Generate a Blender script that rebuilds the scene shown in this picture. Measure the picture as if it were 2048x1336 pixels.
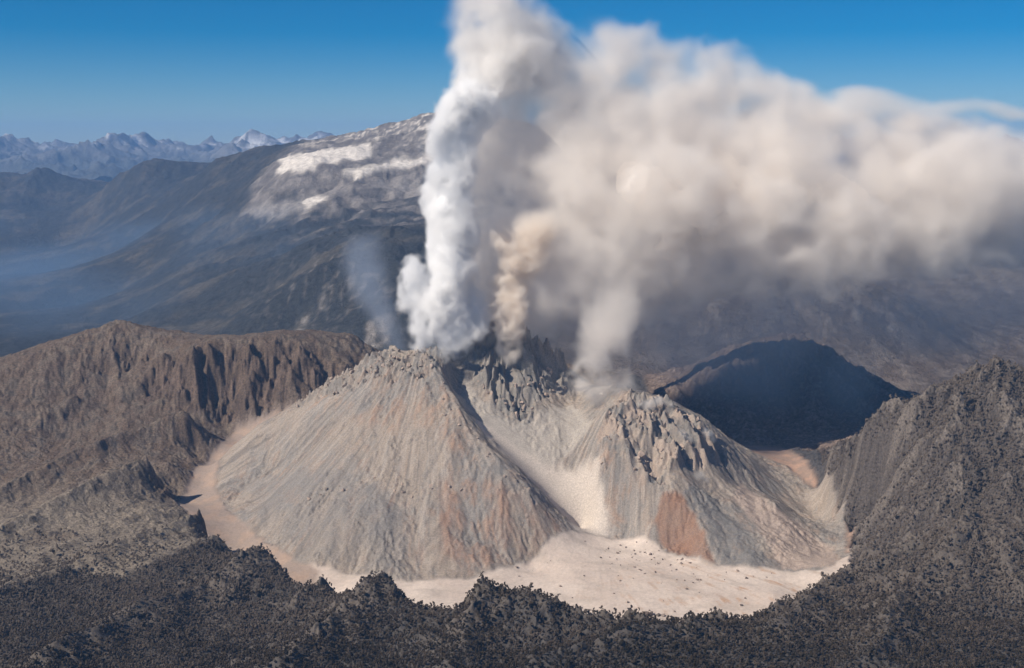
import bpy, math, random
import numpy as np

for o in list(bpy.data.objects):
    bpy.data.objects.remove(o)
scene = bpy.context.scene
COL = scene.collection
R = math.radians

# ------------------------------------------------------------------ camera, sky, sun, exposure
CAM_Z = 2000.0
PITCH = R(8.7)
F_PX = 2472.0                      # focal length in pixels of a 2048 px wide frame
cam_data = bpy.data.cameras.new('camera')
cam = bpy.data.objects.new('camera', cam_data)
COL.objects.link(cam)
cam.location = (0, 0, CAM_Z)
cam.rotation_euler = (R(90) - PITCH, 0, 0)
cam_data.sensor_width = 36.0
cam_data.lens = 36.0 * F_PX / 2048.0
cam_data.clip_start = 5.0
cam_data.clip_end = 250000.0
scene.camera = cam

SUN_EL = R(41)
SUN_AZ = R(-121)                   # clockwise from +Y (the view direction): from the left, a little behind the camera
world = bpy.data.worlds.new('World')
scene.world = world
world.use_nodes = True
wn = world.node_tree
wn.nodes.clear()
w_out = wn.nodes.new('ShaderNodeOutputWorld')
w_bg = wn.nodes.new('ShaderNodeBackground')
w_sky = wn.nodes.new('ShaderNodeTexSky')
w_sky.sky_type = 'NISHITA'
w_sky.sun_disc = False
w_sky.sun_elevation = SUN_EL
w_sky.sun_rotation = SUN_AZ
w_sky.altitude = 2000.0
w_sky.air_density = 0.8
w_sky.dust_density = 0.2
w_sky.ozone_density = 3.0
w_hsv = wn.nodes.new('ShaderNodeHueSaturation')
w_hsv.inputs['Saturation'].default_value = 1.72
wn.links.new(w_sky.outputs[0], w_hsv.inputs['Color'])
wn.links.new(w_hsv.outputs[0], w_bg.inputs[0])
w_bg.inputs[1].default_value = 0.065
wn.links.new(w_bg.outputs[0], w_out.inputs[0])

sun_data = bpy.data.lights.new('sun', 'SUN')
sun_data.energy = 5.0
sun_data.angle = R(0.53)
sun_data.color = (1.0, 0.90, 0.765)
sun = bpy.data.objects.new('sun', sun_data)
COL.objects.link(sun)
sun.rotation_euler = (R(90) - SUN_EL, 0, -SUN_AZ + math.pi)   # lamp shines along local -Z
TO_SUN = np.array([math.sin(SUN_AZ) * math.cos(SUN_EL), math.cos(SUN_AZ) * math.cos(SUN_EL), math.sin(SUN_EL)])
from mathutils import Vector
sun.rotation_euler = Vector(TO_SUN).to_track_quat('Z', 'Y').to_euler()

vs = scene.view_settings
vs.view_transform = 'Standard'
vs.look = 'None'
vs.exposure = 0.2
vs.gamma = 1.0
vs.use_curve_mapping = False
cy = scene.cycles
cy.use_denoising = True
cy.max_bounces = 16
cy.diffuse_bounces = 2
cy.glossy_bounces = 1
cy.transmission_bounces = 2
cy.transparent_max_bounces = 8
cy.volume_bounces = 14
cy.volume_step_rate = 2.0
cy.volume_max_steps = 512
cy.use_adaptive_sampling = True
cy.adaptive_threshold = 0.02
cy.sample_clamp_indirect = 4.0

VOLUMES = True

# ------------------------------------------------------------------ numpy helpers
f32 = np.float32


def smooth(a, b, x):
    t = np.clip((x - a) / (b - a), 0, 1)
    return t * t * (3 - 2 * t)


def _table(seed, n=256):
    return np.random.default_rng(seed).random((n, n)).astype(f32)


_TABS = {}


def perlin(x, y, seed=0):
    """2-D gradient noise, about -0.7 .. 0.7"""
    if seed not in _TABS:
        a = _table(seed) * 2 * np.pi
        _TABS[seed] = (np.cos(a), np.sin(a))
    cx, sx = _TABS[seed]
    xi = np.floor(x); yi = np.floor(y)
    fx = (x - xi).astype(f32); fy = (y - yi).astype(f32)
    xi = xi.astype(np.int64) & 255; yi = yi.astype(np.int64) & 255
    x1 = (xi + 1) & 255; y1 = (yi + 1) & 255
    u = fx * fx * fx * (fx * (fx * 6 - 15) + 10); v = fy * fy * fy * (fy * (fy * 6 - 15) + 10)
    def g(i, j, dx, dy):
        return cx[i, j] * dx + sx[i, j] * dy
    a = g(xi, yi, fx, fy); b = g(x1, yi, fx - 1, fy)
    c = g(xi, y1, fx, fy - 1); d = g(x1, y1, fx - 1, fy - 1)
    return (a + u * (b - a)) + v * ((c + u * (d - c)) - (a + u * (b - a)))


def fbm(x, y, octs=5, seed=0, gain=0.5):
    s = 0; a = 1.0; f = 1.0
    for k in range(octs):
        s = s + a * perlin(x * f + 17.3 * k, y * f - 9.1 * k, seed + k)
        a *= gain; f *= 2.03
    return s


def ridged(x, y, octs=5, seed=0, gain=0.5):
    s = 0; a = 1.0; f = 1.0; prev = 1.0
    for k in range(octs):
        n = 1 - np.abs(perlin(x * f + 7.7 * k, y * f + 3.3 * k, seed + k)) * 1.8
        n = n * n
        s = s + a * n * prev
        prev = np.clip(n, 0, 1)
        a *= gain; f *= 2.05
    return s


def gullies(x, y, gx, gy, cell, octs=4, seed=50, slope_ref=0.7, gain=0.5):
    """Erosion rills that run down the given slope; returns a height offset in units of 1 (to be scaled) and the sum of weights."""
    h = np.zeros_like(x, dtype=f32)
    amp = 1.0
    tab = _table(seed)
    ty = _table(seed + 1)
    gx = gx.astype(f32).copy(); gy = gy.astype(f32).copy()
    for o in range(octs):
        px = x / cell; py = y / cell
        ix = np.floor(px); iy = np.floor(py)
        fx = (px - ix).astype(f32); fy = (py - iy).astype(f32)
        ix = ix.astype(np.int64); iy = iy.astype(np.int64)
        m = np.sqrt(gx * gx + gy * gy) + 1e-4
        sc = np.clip(m / slope_ref, 0, 1)
        sx_ = -gy / m; sy_ = gx / m
        acc = np.zeros_like(h); dacc = np.zeros_like(h); wsum = np.zeros_like(h) + 1e-6
        for i in (-1, 0, 1, 2):
            for j in (-1, 0, 1, 2):
                a = (ix + i) & 255; b = (iy + j) & 255
                vx = fx - i - (tab[a, b] - 0.5); vy = fy - j - (ty[a, b] - 0.5)
                w = np.exp(-(vx * vx + vy * vy) * 2.2)
                ph = (vx * sx_ + vy * sy_) * (2 * np.pi * 0.9)
                acc += np.cos(ph) * w
                dacc -= np.sin(ph) * w
                wsum += w
        acc /= wsum; dacc /= wsum
        h += amp * acc * sc
        k = amp * dacc * sc * 2.2
        gx += k * sx_; gy += k * sy_
        amp *= gain; cell /= 2.0
        seed += 2
    return h


# ------------------------------------------------------------------ lines of sight of a surveyed photo point
CP, SP = math.cos(PITCH), math.sin(PITCH)


def sight(px, py):
    v = (668.0 - py) / F_PX
    den = CP + v * SP
    return ((px - 1024.0) / F_PX) / den, (v * CP - SP) / den      # x per metre of Y, rise per metre of Y


def at(px, py, Y=None, z=None):
    u, s = sight(px, py)
    if Y is None:
        Y = (z - CAM_Z) / s
    return (u * Y, Y, CAM_Z + s * Y)


class Field:
    """Smooth surface through surveyed points (multiquadric), sampled on a grid of bearings and distances."""
    def __init__(self, pts, soft, scale, lam=0.0025):
        p = np.array(pts, dtype=np.float64)
        self.c = p[:, :2] / scale; self.scale = scale; self.soft = soft / scale
        n = len(p)
        d = np.sqrt(((self.c[:, None] - self.c[None]) ** 2).sum(-1) + self.soft ** 2)
        A = np.zeros((n + 3, n + 3))
        A[:n, :n] = -d + np.eye(n) * lam
        A[:n, n] = 1; A[:n, n + 1:] = self.c
        A[n, :n] = 1; A[n + 1:, :n] = self.c.T
        b = np.zeros(n + 3); b[:n] = p[:, 2]
        self.w = np.linalg.solve(A, b)

    def __call__(self, x, y):
        sh = x.shape
        q = np.stack([x.ravel(), y.ravel()], -1) / self.scale
        out = np.empty(len(q))
        n = len(self.c)
        c2 = (self.c ** 2).sum(1)
        for i in range(0, len(q), 40000):
            qq = q[i:i + 40000]
            d2 = (qq ** 2).sum(1)[:, None] + c2[None] - 2 * qq @ self.c.T
            out[i:i + 40000] = -np.sqrt(np.maximum(d2, 0) + self.soft ** 2) @ self.w[:n] + self.w[n] + qq @ self.w[n + 1:]
        return out.reshape(sh)


def upsample(a, su, sv):
    """bilinear then light smoothing of a coarse grid onto fractional indices su (axis 0), sv (axis 1); Catmull-Rom"""
    def interp(a, s, axis):
        a = np.moveaxis(a, axis, 0)
        n = a.shape[0]
        i = np.clip(np.floor(s).astype(int), 0, n - 2); t = (s - i)[:, None]
        p0 = a[np.maximum(i - 1, 0)]; p1 = a[i]; p2 = a[i + 1]; p3 = a[np.minimum(i + 2, n - 1)]
        r = 0.5 * (2 * p1 + (p2 - p0) * t + (2 * p0 - 5 * p1 + 4 * p2 - p3) * t ** 2 + (3 * p1 - p0 - 3 * p2 + p3) * t ** 3)
        return np.moveaxis(r, 0, axis)
    return interp(interp(a, su, 0), sv, 1)


class Sheet:
    """A grid of terrain: rows are distances Y, columns are bearings x/Y."""
    def __init__(self, Ys, us):
        self.Ys = Ys; self.us = us
        self.Y = np.repeat(Ys[:, None], len(us), 1)
        self.X = Ys[:, None] * us[None]

    def from_field(self, fld, k=4):
        nr, nc = len(self.Ys), len(self.us)
        cr = np.linspace(0, nr - 1, nr // k + 1); cc = np.linspace(0, nc - 1, nc // k + 1)
        Yc = np.interp(cr, np.arange(nr), self.Ys); uc = np.interp(cc, np.arange(nc), self.us)
        hc = fld(Yc[:, None] * uc[None], np.repeat(Yc[:, None], len(uc), 1))
        su = np.interp(np.arange(nr), cr, np.arange(len(cr))); sv = np.interp(np.arange(nc), cc, np.arange(len(cc)))
        self.h = upsample(hc, su, sv)

    def grad(self):
        hu = np.gradient(self.h, axis=1) / np.gradient(self.us)[None]
        hY = np.gradient(self.h, axis=0) / np.gradient(self.Ys)[:, None]
        gx = hu / self.Y
        return gx, hY - (self.X / self.Y) * gx

    def sample(self, arr, x, y):
        u = x / y
        fr = np.interp(y, self.Ys, np.arange(len(self.Ys))); fc = np.interp(u, self.us, np.arange(len(self.us)))
        i = np.clip(fr.astype(int), 0, len(self.Ys) - 2); j = np.clip(fc.astype(int), 0, len(self.us) - 2)
        a = fr - i; b = fc - j
        return (arr[i, j] * (1 - a) + arr[i + 1, j] * a) * (1 - b) + (arr[i, j + 1] * (1 - a) + arr[i + 1, j + 1] * a) * b

    def hit(self, px, py):
        """first point of this terrain on a line of sight"""
        u, s = sight(px, py)
        j = np.interp(u, self.us, np.arange(len(self.us)))
        j0 = int(np.clip(j, 0, len(self.us) - 2)); t = j - j0
        col = self.h[:, j0] * (1 - t) + self.h[:, j0 + 1] * t
        below = (CAM_Z + s * self.Ys) <= col
        k = int(np.argmax(below)) if below.any() else len(self.Ys) - 1
        Y = self.Ys[k]
        return (u * Y, Y, col[k])


def inside(poly, x, y):
    p = np.array([(a[0], a[1]) for a in poly])
    r = np.zeros(x.shape, bool)
    n = len(p)
    bx0, by0 = p.min(0); bx1, by1 = p.max(0)
    sel = (x >= bx0) & (x <= bx1) & (y >= by0) & (y <= by1)
    xs, ys = x[sel], y[sel]
    rr = np.zeros(xs.shape, bool)
    for i in range(n):
        x1, y1 = p[i]; x2, y2 = p[(i + 1) % n]
        if y1 == y2:
            continue
        c = ((y1 > ys) != (y2 > ys)) & (xs < (x2 - x1) * (ys - y1) / (y2 - y1) + x1)
        rr ^= c
    r[sel] = rr
    return r


def dist_line(pts, x, y):
    """distance to a polyline in the ground plane"""
    d = np.full(x.shape, 1e9)
    for (a, b) in zip(pts[:-1], pts[1:]):
        ax, ay = a[0], a[1]; bx, by = b[0], b[1]
        L = (bx - ax) ** 2 + (by - ay) ** 2 + 1e-9
        t = np.clip(((x - ax) * (bx - ax) + (y - ay) * (by - ay)) / L, 0, 1)
        d = np.minimum(d, np.hypot(x - ax - t * (bx - ax), y - ay - t * (by - ay)))
    return d


# ------------------------------------------------------------------ mesh and material helpers
def tag(o, label=None, cat=None, group=None, kind=None):
    if label: o['label'] = label
    if cat: o['category'] = cat
    if group: o['group'] = group
    if kind: o['kind'] = kind
    return o


def link(name, me, mat=None, parent=None):
    o = bpy.data.objects.new(name, me)
    COL.objects.link(o)
    if mat and me: me.materials.append(mat)
    if parent: o.parent = parent
    return o


def quads_mesh(name, co, quads, col=None):
    me = bpy.data.meshes.new(name)
    me.vertices.add(len(co)); me.vertices.foreach_set('co', co.astype(f32).ravel())
    me.loops.add(quads.size); me.loops.foreach_set('vertex_index', quads.astype(np.int32).ravel())
    me.polygons.add(len(quads)); me.polygons.foreach_set('loop_start', np.arange(0, quads.size, 4, dtype=np.int32))
    me.polygons.foreach_set('use_smooth', np.ones(len(quads), bool))
    if col is not None:
        a = me.attributes.new('tint', 'FLOAT_COLOR', 'POINT')
        c4 = np.ones((len(co), 4), f32); c4[:, :3] = col
        a.data.foreach_set('color', c4.ravel())
    me.update(); me.validate()
    return me


def grid_quads(nr, nc):
    i = np.arange(nr - 1)[:, None] * nc + np.arange(nc - 1)[None]
    return np.stack([i, i + 1, i + nc + 1, i + nc], -1).reshape(-1, 4)


def nodes(name):
    m = bpy.data.materials.new(name)
    m.use_nodes = True
    t = m.node_tree; t.nodes.clear()
    return m, t, t.nodes.new('ShaderNodeOutputMaterial')


def ground_material(name, fine=9.0, contrast=0.35, bump=0.8, bump_scale=6.0, rough=0.95, speck=0.0, speck_scale=0.1):
    """earth coloured by the terrain's tint, broken up by two noises and a relief in metres"""
    m, t, out = nodes(name)
    N = t.nodes.new; L = t.links.new
    att = N('ShaderNodeAttribute'); att.attribute_name = 'tint'
    geo = N('ShaderNodeNewGeometry')
    n1 = N('ShaderNodeTexNoise'); n1.inputs['Scale'].default_value = 1.0 / fine; n1.inputs['Detail'].default_value = 6; n1.inputs['Roughness'].default_value = 0.65
    L(geo.outputs['Position'], n1.inputs['Vector'])
    mr = N('ShaderNodeMapRange'); mr.inputs['From Min'].default_value = 0.3; mr.inputs['From Max'].default_value = 0.7
    mr.inputs['To Min'].default_value = 1 - contrast; mr.inputs['To Max'].default_value = 1 + contrast
    L(n1.outputs['Fac'], mr.inputs['Value'])
    mul = N('ShaderNodeVectorMath'); mul.operation = 'SCALE'
    L(att.outputs['Color'], mul.inputs[0]); L(mr.outputs[0], mul.inputs['Scale'])
    b = N('ShaderNodeBsdfPrincipled'); b.inputs['Roughness'].default_value = rough
    b.inputs['Specular IOR Level'].default_value = 0.1
    L(mul.outputs[0], b.inputs['Base Color'])
    n2 = N('ShaderNodeTexNoise'); n2.inputs['Scale'].default_value = 1.0 / bump_scale; n2.inputs['Detail'].default_value = 8; n2.inputs['Roughness'].default_value = 0.7
    L(geo.outputs['Position'], n2.inputs['Vector'])
    bp = N('ShaderNodeBump'); bp.inputs['Strength'].default_value = bump; bp.inputs['Distance'].default_value = bump_scale * 0.8
    L(n2.outputs['Fac'], bp.inputs['Height']); L(bp.outputs[0], b.inputs['Normal'])
    L(b.outputs[0], out.inputs['Surface'])
    return m


# ------------------------------------------------------------------ NEAR TERRAIN: surveyed points
P = []
def pt(*rows):
    for r in rows: P.append(at(*r))
def ptz(*rows):
    for r in rows: P.append(at(r[0], r[1], z=r[2]))
def world_pt(*rows):
    for r in rows: P.append(r)
def line(rows, n=3):
    """points along a surveyed line"""
    w = [at(*r) for r in rows]
    for a, b in zip(w[:-1], w[1:]):
        for k in range(n):
            t = k / n
            P.append(tuple(a[i] + (b[i] - a[i]) * t for i in range(3)))
    P.append(w[-1])

# caldera floor, fan of pale debris and moat
ptz((570,1150,450),(700,1170,447),(850,1190,445),(1000,1180,448),(1150,1150,458),(1300,1150,458),(1300,1240,440),(1430,1200,445),(1550,1190,447),
    (1170,1050,500),(1230,1090,480),(1060,1128,462),(940,1158,452),(830,1166,449),(700,1152,452),(1430,1134,464),(1560,1144,458),(1650,1150,462),(1690,1120,475),
    (1720,1050,520),(1690,1000,555),(1650,955,590),(1590,920,610),(590,1125,468),(500,1060,500),(430,1000,535),(400,970,548),(440,925,580),(480,885,615))
# left dome
line([(740,715,5250),(800,703,5260),(850,700,5230),(880,715,5150)],2)
pt((660,770,5250),(580,815,5280),(520,850,5350),(470,888,5400))
pt((700,900,4850),(600,1000,4700),(500,1000,4930),(700,1050,4480),(650,1105,4400),(830,1050,4480),(800,950,4700),(800,800,5000),(880,800,4950),(720,800,5060),
   (560,930,5080),(760,1120,4330),(900,1100,4390),(640,880,5000),(890,980,4610),(960,1060,4480),(1050,1070,4480))
line([(880,735,5080),(905,790,4960),(930,850,4830),(1000,920,4700),(1060,990,4600),(1150,1050,4650)],2)
# channel
line([(900,775,5130),(960,852,4960),(1030,908,4900),(1110,977,4840),(1170,1042,4770)],2)
# central spine
line([(930,700,5300),(965,688,5310),(1000,684,5310),(1035,690,5290),(1060,722,5290),(1100,732,5340),(1135,745,5380)],2)
pt((920,750,5200),(960,755,5195),(1040,795,5150),(980,850,5000),(1100,850,5060),(1150,805,5220),(1090,900,4950),(1130,880,5000),(1020,830,5070),(1170,840,5080))
# right dome
line([(1180,790,5200),(1240,768,5170),(1300,785,5230),(1350,805,5230),(1400,832,5230),(1470,885,5280),(1560,942,5230),(1640,1012,5020)],2)
pt((1230,820,4960),(1330,835,4960),(1400,860,4990),(1450,895,5040),(1290,850,4880),(1290,950,4730),(1200,930,4790),(1220,850,4900),(1400,950,4810),(1180,965,4810),
   (1250,1062,4650),(1330,1000,4640),(1400,1060,4520),(1480,1050,4600),(1550,1000,4780),(1550,1080,4520),(1620,1050,4740),(1640,1095,4600),(1360,1095,4520),(1380,890,4880),(1470,960,4950))
# hidden back of the domes
world_pt((-330,5620,930),(100,5650,900),(-330,5950,640),(100,5950,620),(560,5560,760),(560,5880,600),(900,5700,590),(-800,5800,650),(-800,5600,760),(1150,5650,600))
# caldera wall at the left and its outer slopes
line([(-150,790,5900),(0,745,6000),(60,720,6100),(130,680,6300),(240,640,6500),(300,655,6500),(400,672,6400),(480,672,6420),(520,665,6420),(620,660,6500),(690,668,6520),(760,705,6600)],2)
line([(380,720,6020),(440,705,6080),(500,690,6150),(560,688,6180),(620,692,6200),(720,716,6280)],2)
pt((460,858,5840),(590,800,5900),(700,745,6120),(640,775,6000),(380,800,5900),(430,800,5950),(520,800,5930),(300,790,5950),(250,740,6150),(200,800,5900),(100,800,5800),(0,850,5500),
   (150,850,5650),(60,900,5400),(300,830,5760),(-150,900,5300),(0,930,5250))
line([(378,858,5600),(300,880,5500),(200,910,5350),(100,950,5150),(0,1000,4950),(-150,1060,4700)],2)
pt((410,930,5420),(362,980,5110),(345,1005,5000))
line([(285,958,4950),(200,985,4800),(100,1030,4600),(0,1080,4400),(-150,1150,4150)],2)
pt((330,930,5220),(150,985,5000),(50,1030,4800),(320,985,5020))
line([(400,1060,4450),(300,1087,4260),(200,1122,4070),(150,1147,3960),(0,1192,3700),(-150,1240,3500)],2)
pt((330,1030,4680),(250,1070,4480),(150,1120,4200),(50,1150,4000))
# foreground ridge
CREST = [(430,1085,4330),(500,1110,4130),(540,1127,4000),(570,1150,3900),(640,1160,3760),(700,1184,3650),(770,1178,3560),(810,1196,3470),(850,1217,3400),(900,1217,3360),(935,1195,3350),(965,1179,3350),
         (1010,1186,3320),(1060,1178,3300),(1130,1200,3250),(1200,1230,3200),(1250,1238,3170),(1292,1224,3150),(1320,1238,3150),(1360,1248,3150),(1400,1254,3150),(1440,1232,3210),(1500,1228,3260),(1560,1225,3320),(1600,1205,3450),(1640,1180,3600),(1690,1150,3780),(1735,1134,3900)]
for r in CREST:
    a = at(*r); P.append(a)
    u = a[0] / a[1]
    Yb = a[1] + max((a[2] - 445) / 0.72, 120)
    P.append((u * Yb, Yb, 445.0))
    Ym = a[1] + 0.45 * (Yb - a[1])
    P.append((u * Ym, Ym, 445 + 0.5 * (a[2] - 445)))
pt((680,1245,3350),(620,1295,3150),(570,1336,3000),(450,1336,3130),(480,1250,3520),(400,1180,3820),(330,1336,3130),(760,1336,2970),(780,1270,3230),(850,1290,3110),(900,1336,2950),
   (1000,1250,3190),(1000,1310,3030),(1100,1285,3090),(0,1336,3130),(0,1260,3420),(150,1240,3480),(300,1180,3760),(200,1336,3130),(300,1250,3480),(560,1220,3620),(640,1210,3560))
line([(1400,1262,3090),(1330,1267,3050),(1200,1302,2950),(1080,1336,2850)],2)
pt((1150,1272,3110),(1250,1255,3110),(1500,1290,3000),(1500,1336,2850),(1600,1250,3180),(1700,1250,3150),(1700,1336,2850))
line([(2100,1085,3820),(2000,1062,3800),(1940,1050,3800),(1880,1075,3780),(1850,1090,3760),(1790,1112,3800)],2)
pt((1800,1200,3460),(1900,1200,3360),(1750,1300,3000),(1900,1336,2850),(2048,1336,2850),(2048,1150,3520),(2048,1250,3220),(1700,1190,3560),(2200,1336,2850),(2200,1150,3600))
# forested hill at the right
line([(2200,760,5000),(2060,735,4900),(1990,725,4800),(1930,750,4810),(1870,770,4800),(1780,830,4800),(1730,868,4860),(1690,892,4980),(1660,905,5150)],2)
pt((1900,900,4400),(1800,950,4580),(1750,1000,4750),(1730,1080,4520),(1850,1020,4260),(1950,980,4210),(2048,950,4260),(2048,1040,3990),(1800,1085,4150),(1740,1110,4150),(1990,850,4500),(1900,820,4620),
   (2200,900,4500),(2200,1040,4000),(1720,950,5000),(1930,1060,4010))
# dark round hill and what lies behind
line([(1380,780,6200),(1440,722,6450),(1480,692,6600),(1530,672,6700),(1560,669,6710),(1600,672,6720),(1650,690,6720),(1720,740,6620),(1800,790,6500),(1900,815,6400)],2)
pt((1560,880,5760),(1450,840,5950),(1560,780,6250),(1650,860,5900),(1480,780,6220),(1640,780,6220),(1750,850,6000),(1850,850,5900),(1700,880,5600),(2000,830,6300))
pt((1100,722,6650),(1200,740,6700),(1300,770,6600),(900,740,6650))
for px in (-300, 0, 300, 600, 900, 1200, 1500, 1800, 2100, 2350):
    for Y, z in ((7300, 520 if px < 1300 else 480), (7900, 380), (8300, 340)):
        P.append((sight(px, 700)[0] * Y, Y, z + (60 if 600 < px < 1400 else 0)))
for px in (-250, 100, 500, 900, 1300, 1700, 2300):
    P.append(at(px, 1430, 2520))
pt((-250,1336,3130),(-250,1000,4800),(-250,850,5600),(-250,760,6300),(2350,900,4400),(2350,800,5000),(2350,1100,3700),(2350,850,6200))

near_field = Field(P, 24.0, 1000.0)
Ys = np.concatenate([np.linspace(2480, 4150, 215, endpoint=False), np.linspace(4150, 5480, 400, endpoint=False), np.linspace(5480, 8200, 205)])
near = Sheet(Ys, np.concatenate([np.linspace(-0.64, -0.45, 60, endpoint=False), np.linspace(-0.45, 0.45, 1040, endpoint=False), np.linspace(0.45, 0.64, 61)]))
near.from_field(near_field)
X, Y = near.X, near.Y
H0 = near.h.copy()

# regions of the near terrain, as polygons on the ground
def hits(rows, sheet=near):
    return [sheet.hit(*r) for r in rows]
dome_poly = ([at(478,886,5480), at(450,925,5500)] + hits([(430,975),(455,1020),(520,1075),(600,1128),(700,1150),(770,1160),(830,1164),(940,1157),(1060,1125),(1160,1063),(1195,1070),(1235,1078),(1280,1072),(1330,1103),(1430,1132),(1560,1142),(1640,1140),(1695,1110)])
             + [at(1690,1060,4820), at(1655,1012,5070), at(1565,940,5300), at(1480,885,5420), (1150,5600,0), (560,5840,0), (100,5900,0), (-330,5900,0), (-800,5780,0)])
crest_w = [at(r[0], r[1], r[2] + 190) for r in CREST]
floor_poly = ([at(470,872,5830), at(430,905,5560), at(395,945,5350), at(365,985,5080), at(350,1010,4960), at(385,1045,4750)] + crest_w[1:] +
              hits([(1700,1112),(1706,1062),(1688,1020),(1650,975)]) + [at(1615,935,5300), at(1560,895,5650), (900,5750,0), (560,5950,0), (-330,6000,0), (-800,5900,0)])
left_rim_edge = [at(-300,1200,3550), at(0,1195,3690), at(150,1150,3940), at(250,1130,3900), at(350,1110,4080), at(430,1085,4330), at(400,1060,4640)]
rim_poly = left_rim_edge + [at(350,1010,4960), at(365,985,5080), at(395,945,5350), at(430,905,5560), at(470,872,5830), (-800,5900,0), (-330,6000,0), (100,6050,0), (560,6000,0), (700,7050,0), (-800,7100,0), (-3600,7000,0), (-3500,3600,0)]
hill_poly = [at(1735,1128,4000)] + hits([(1700,1112),(1706,1062),(1688,1020),(1650,975)]) + [at(1640,908,5400), at(1760,870,5500), at(2350,850,5700), at(2350,1050,3980), at(2000,1045,3980), at(1900,1075,3950)]
round_poly = [at(1640,915,5400), at(1560,895,5650), (900,5750,0), (700,6200,0), (750,7200,0), (2700,7200,0), at(2100,850,5900), at(1760,870,5500), at(1660,908,5330)]

wob = fbm(X / 120, Y / 120, 4, 5)
wx = X + 45 * fbm(X / 90, Y / 90, 3, 11); wy = Y + 45 * fbm(X / 90 + 50, Y / 90, 3, 12)
wx2 = X + 14 * fbm(X / 40, Y / 40, 3, 13); wy2 = Y + 14 * fbm(X / 40 + 50, Y / 40, 3, 14)
LAB = np.zeros(X.shape, np.int8)                     # 0 foreground ridge
LAB[(Y > 5000)] = 6                                  # valley behind
LAB[inside(round_poly, wx2, wy2)] = 5
LAB[inside(rim_poly, wx2, wy2)] = 1
LAB[inside(hill_poly, wx2, wy2)] = 4
LAB[inside(floor_poly, wx2, wy2)] = 3
LAB[inside(dome_poly, wx2, wy2)] = 2

def soft_mask(m, passes=6):
    a = m.astype(f32)
    for _ in range(passes):
        b = a.copy()
        b[1:-1] = (a[:-2] + 2 * a[1:-1] + a[2:]) / 4
        a = b.copy()
        a[:, 1:-1] = (b[:, :-2] + 2 * b[:, 1:-1] + b[:, 2:]) / 4
    return a
M = {k: soft_mask(LAB == k) for k in range(7)}
dome, floor_, rim, hill, rnd, fore, back = M[2], M[3], M[1], M[4], M[5], M[0], M[6]

gx, gy = near.grad()
slope = np.hypot(gx, gy)
# relief: rills down every slope, crags on the domes and on the caldera wall
g_large = gullies(X, Y, gx, gy, 230.0, 4, 60, 0.6, 0.55)
g_small = gullies(X, Y, gx, gy, 70.0, 4, 80, 0.6, 0.6)
g_fine = gullies(X, Y, gx, gy, 26.0, 3, 90, 0.5, 0.6)
rough = fbm(X / 160, Y / 160, 6, 20)
crag = ridged(X / 75, Y / 75, 5, 30, 0.55)
n_w = fbm(X / 60, Y / 60, 3, 37)
blocks = np.abs(fbm(X / 28, Y / 28, 4, 36, 0.6))
wall_steep = smooth(0.5, 0.95, slope) * rim

def zone(rows, sheet=near, soft=8, wobble=True):
    return soft_mask(inside(hits(rows, sheet) if len(rows[0]) == 2 else [at(*r) for r in rows], wx2 if wobble else X, wy2 if wobble else Y), soft)
crown_r = zone([(1190,900),(1215,830),(1250,790),(1330,806),(1400,850),(1440,890),(1450,930),(1400,935),(1370,930),(1330,960),(1280,965),(1240,930),(1205,935)])
spine_z = zone([(950,705),(985,690),(1035,700),(1075,740),(1120,755),(1150,790),(1110,780),(1080,800),(1060,850),(1020,830),(980,800),(940,760)])
crown_l = zone([(590,812),(660,765),(735,716),(800,708),(880,712),(900,760),(860,750),(800,775),(740,772),(670,790),(620,812)])
nose_z = soft_mask(dist_line([near.hit(*r) for r in [(880,770),(900,830),(935,870),(990,930),(1050,1010)]], wx2, wy2) < 60)
knob_z = zone([(590,1010),(680,960),(760,930),(850,960),(950,960),(1030,990),(960,1010),(860,1000),(760,1000),(690,1010),(620,1030)], soft=14)
chan_pts = [near.hit(*r) for r in [(985,868),(1020,900),(1060,940),(1110,985),(1160,1035),(1180,1062)]]
chan_d = dist_line(chan_pts, wx2, wy2)
chan = smooth(108, 58, chan_d + 18 * fbm(X / 50, Y / 50, 3, 45)) * dome
chan = np.clip(chan, 0, 1)

h = H0.copy()
vary = smooth(-.35, .45, fbm(X / 190, Y / 190, 3, 47)) * 1.5 + .15
h += dome * (1 - chan) * (g_large * 8 + vary * (g_small * 3.2 + g_fine * 1.5 + blocks * 4.0) + rough * 9)
rd = at(1290, 800, 5170)
th = np.arctan2(X - rd[0], rd[1] - Y); rr_ = np.hypot(X - rd[0], Y - rd[1])
ribs = ridged(th * 5 + .9 * n_w, rr_ / 150 + .4 * n_w, 2, 33, .5) - .75
ledge = perlin(X / 55, rr_ / 26, 34)
crag_low = ridged(X / 105, Y / 105, 3, 30, .45) - .7
h += crown_r * (ribs * 26 + crag_low * 34 + ledge * 9 + g_large * 16 + (blocks - .2) * 6)
sd = at(1000, 690, 5300)
th = np.arctan2(X - sd[0], sd[1] - Y); rr_ = np.hypot(X - sd[0], Y - sd[1])
ribs = ridged(th * 5 + .8 * n_w, rr_ / 150 + .4 * n_w, 2, 35, .5) - .75
spine_d = dist_line([at(*r) for r in [(945,702,5300),(985,690,5310),(1030,690,5300),(1060,722,5290),(1120,745,5340)]], wx2, wy2)
h += 84 * np.exp(-(spine_d / 42) ** 1.2) * (.75 + .9 * (crag - .6))
h += spine_z * (ribs * 28 + crag_low * 32 + g_large * 14 + (blocks - .2) * 7)
h += crown_l * (crag_low * 30 + (blocks - .2) * 28 + g_large * 10)
outc = smooth(-.05, .35, fbm(X / 130, Y / 130, 3, 44))
h += nose_z * dome * ((crag - 0.6) * 12 + (blocks - .2) * 12) * outc
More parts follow.
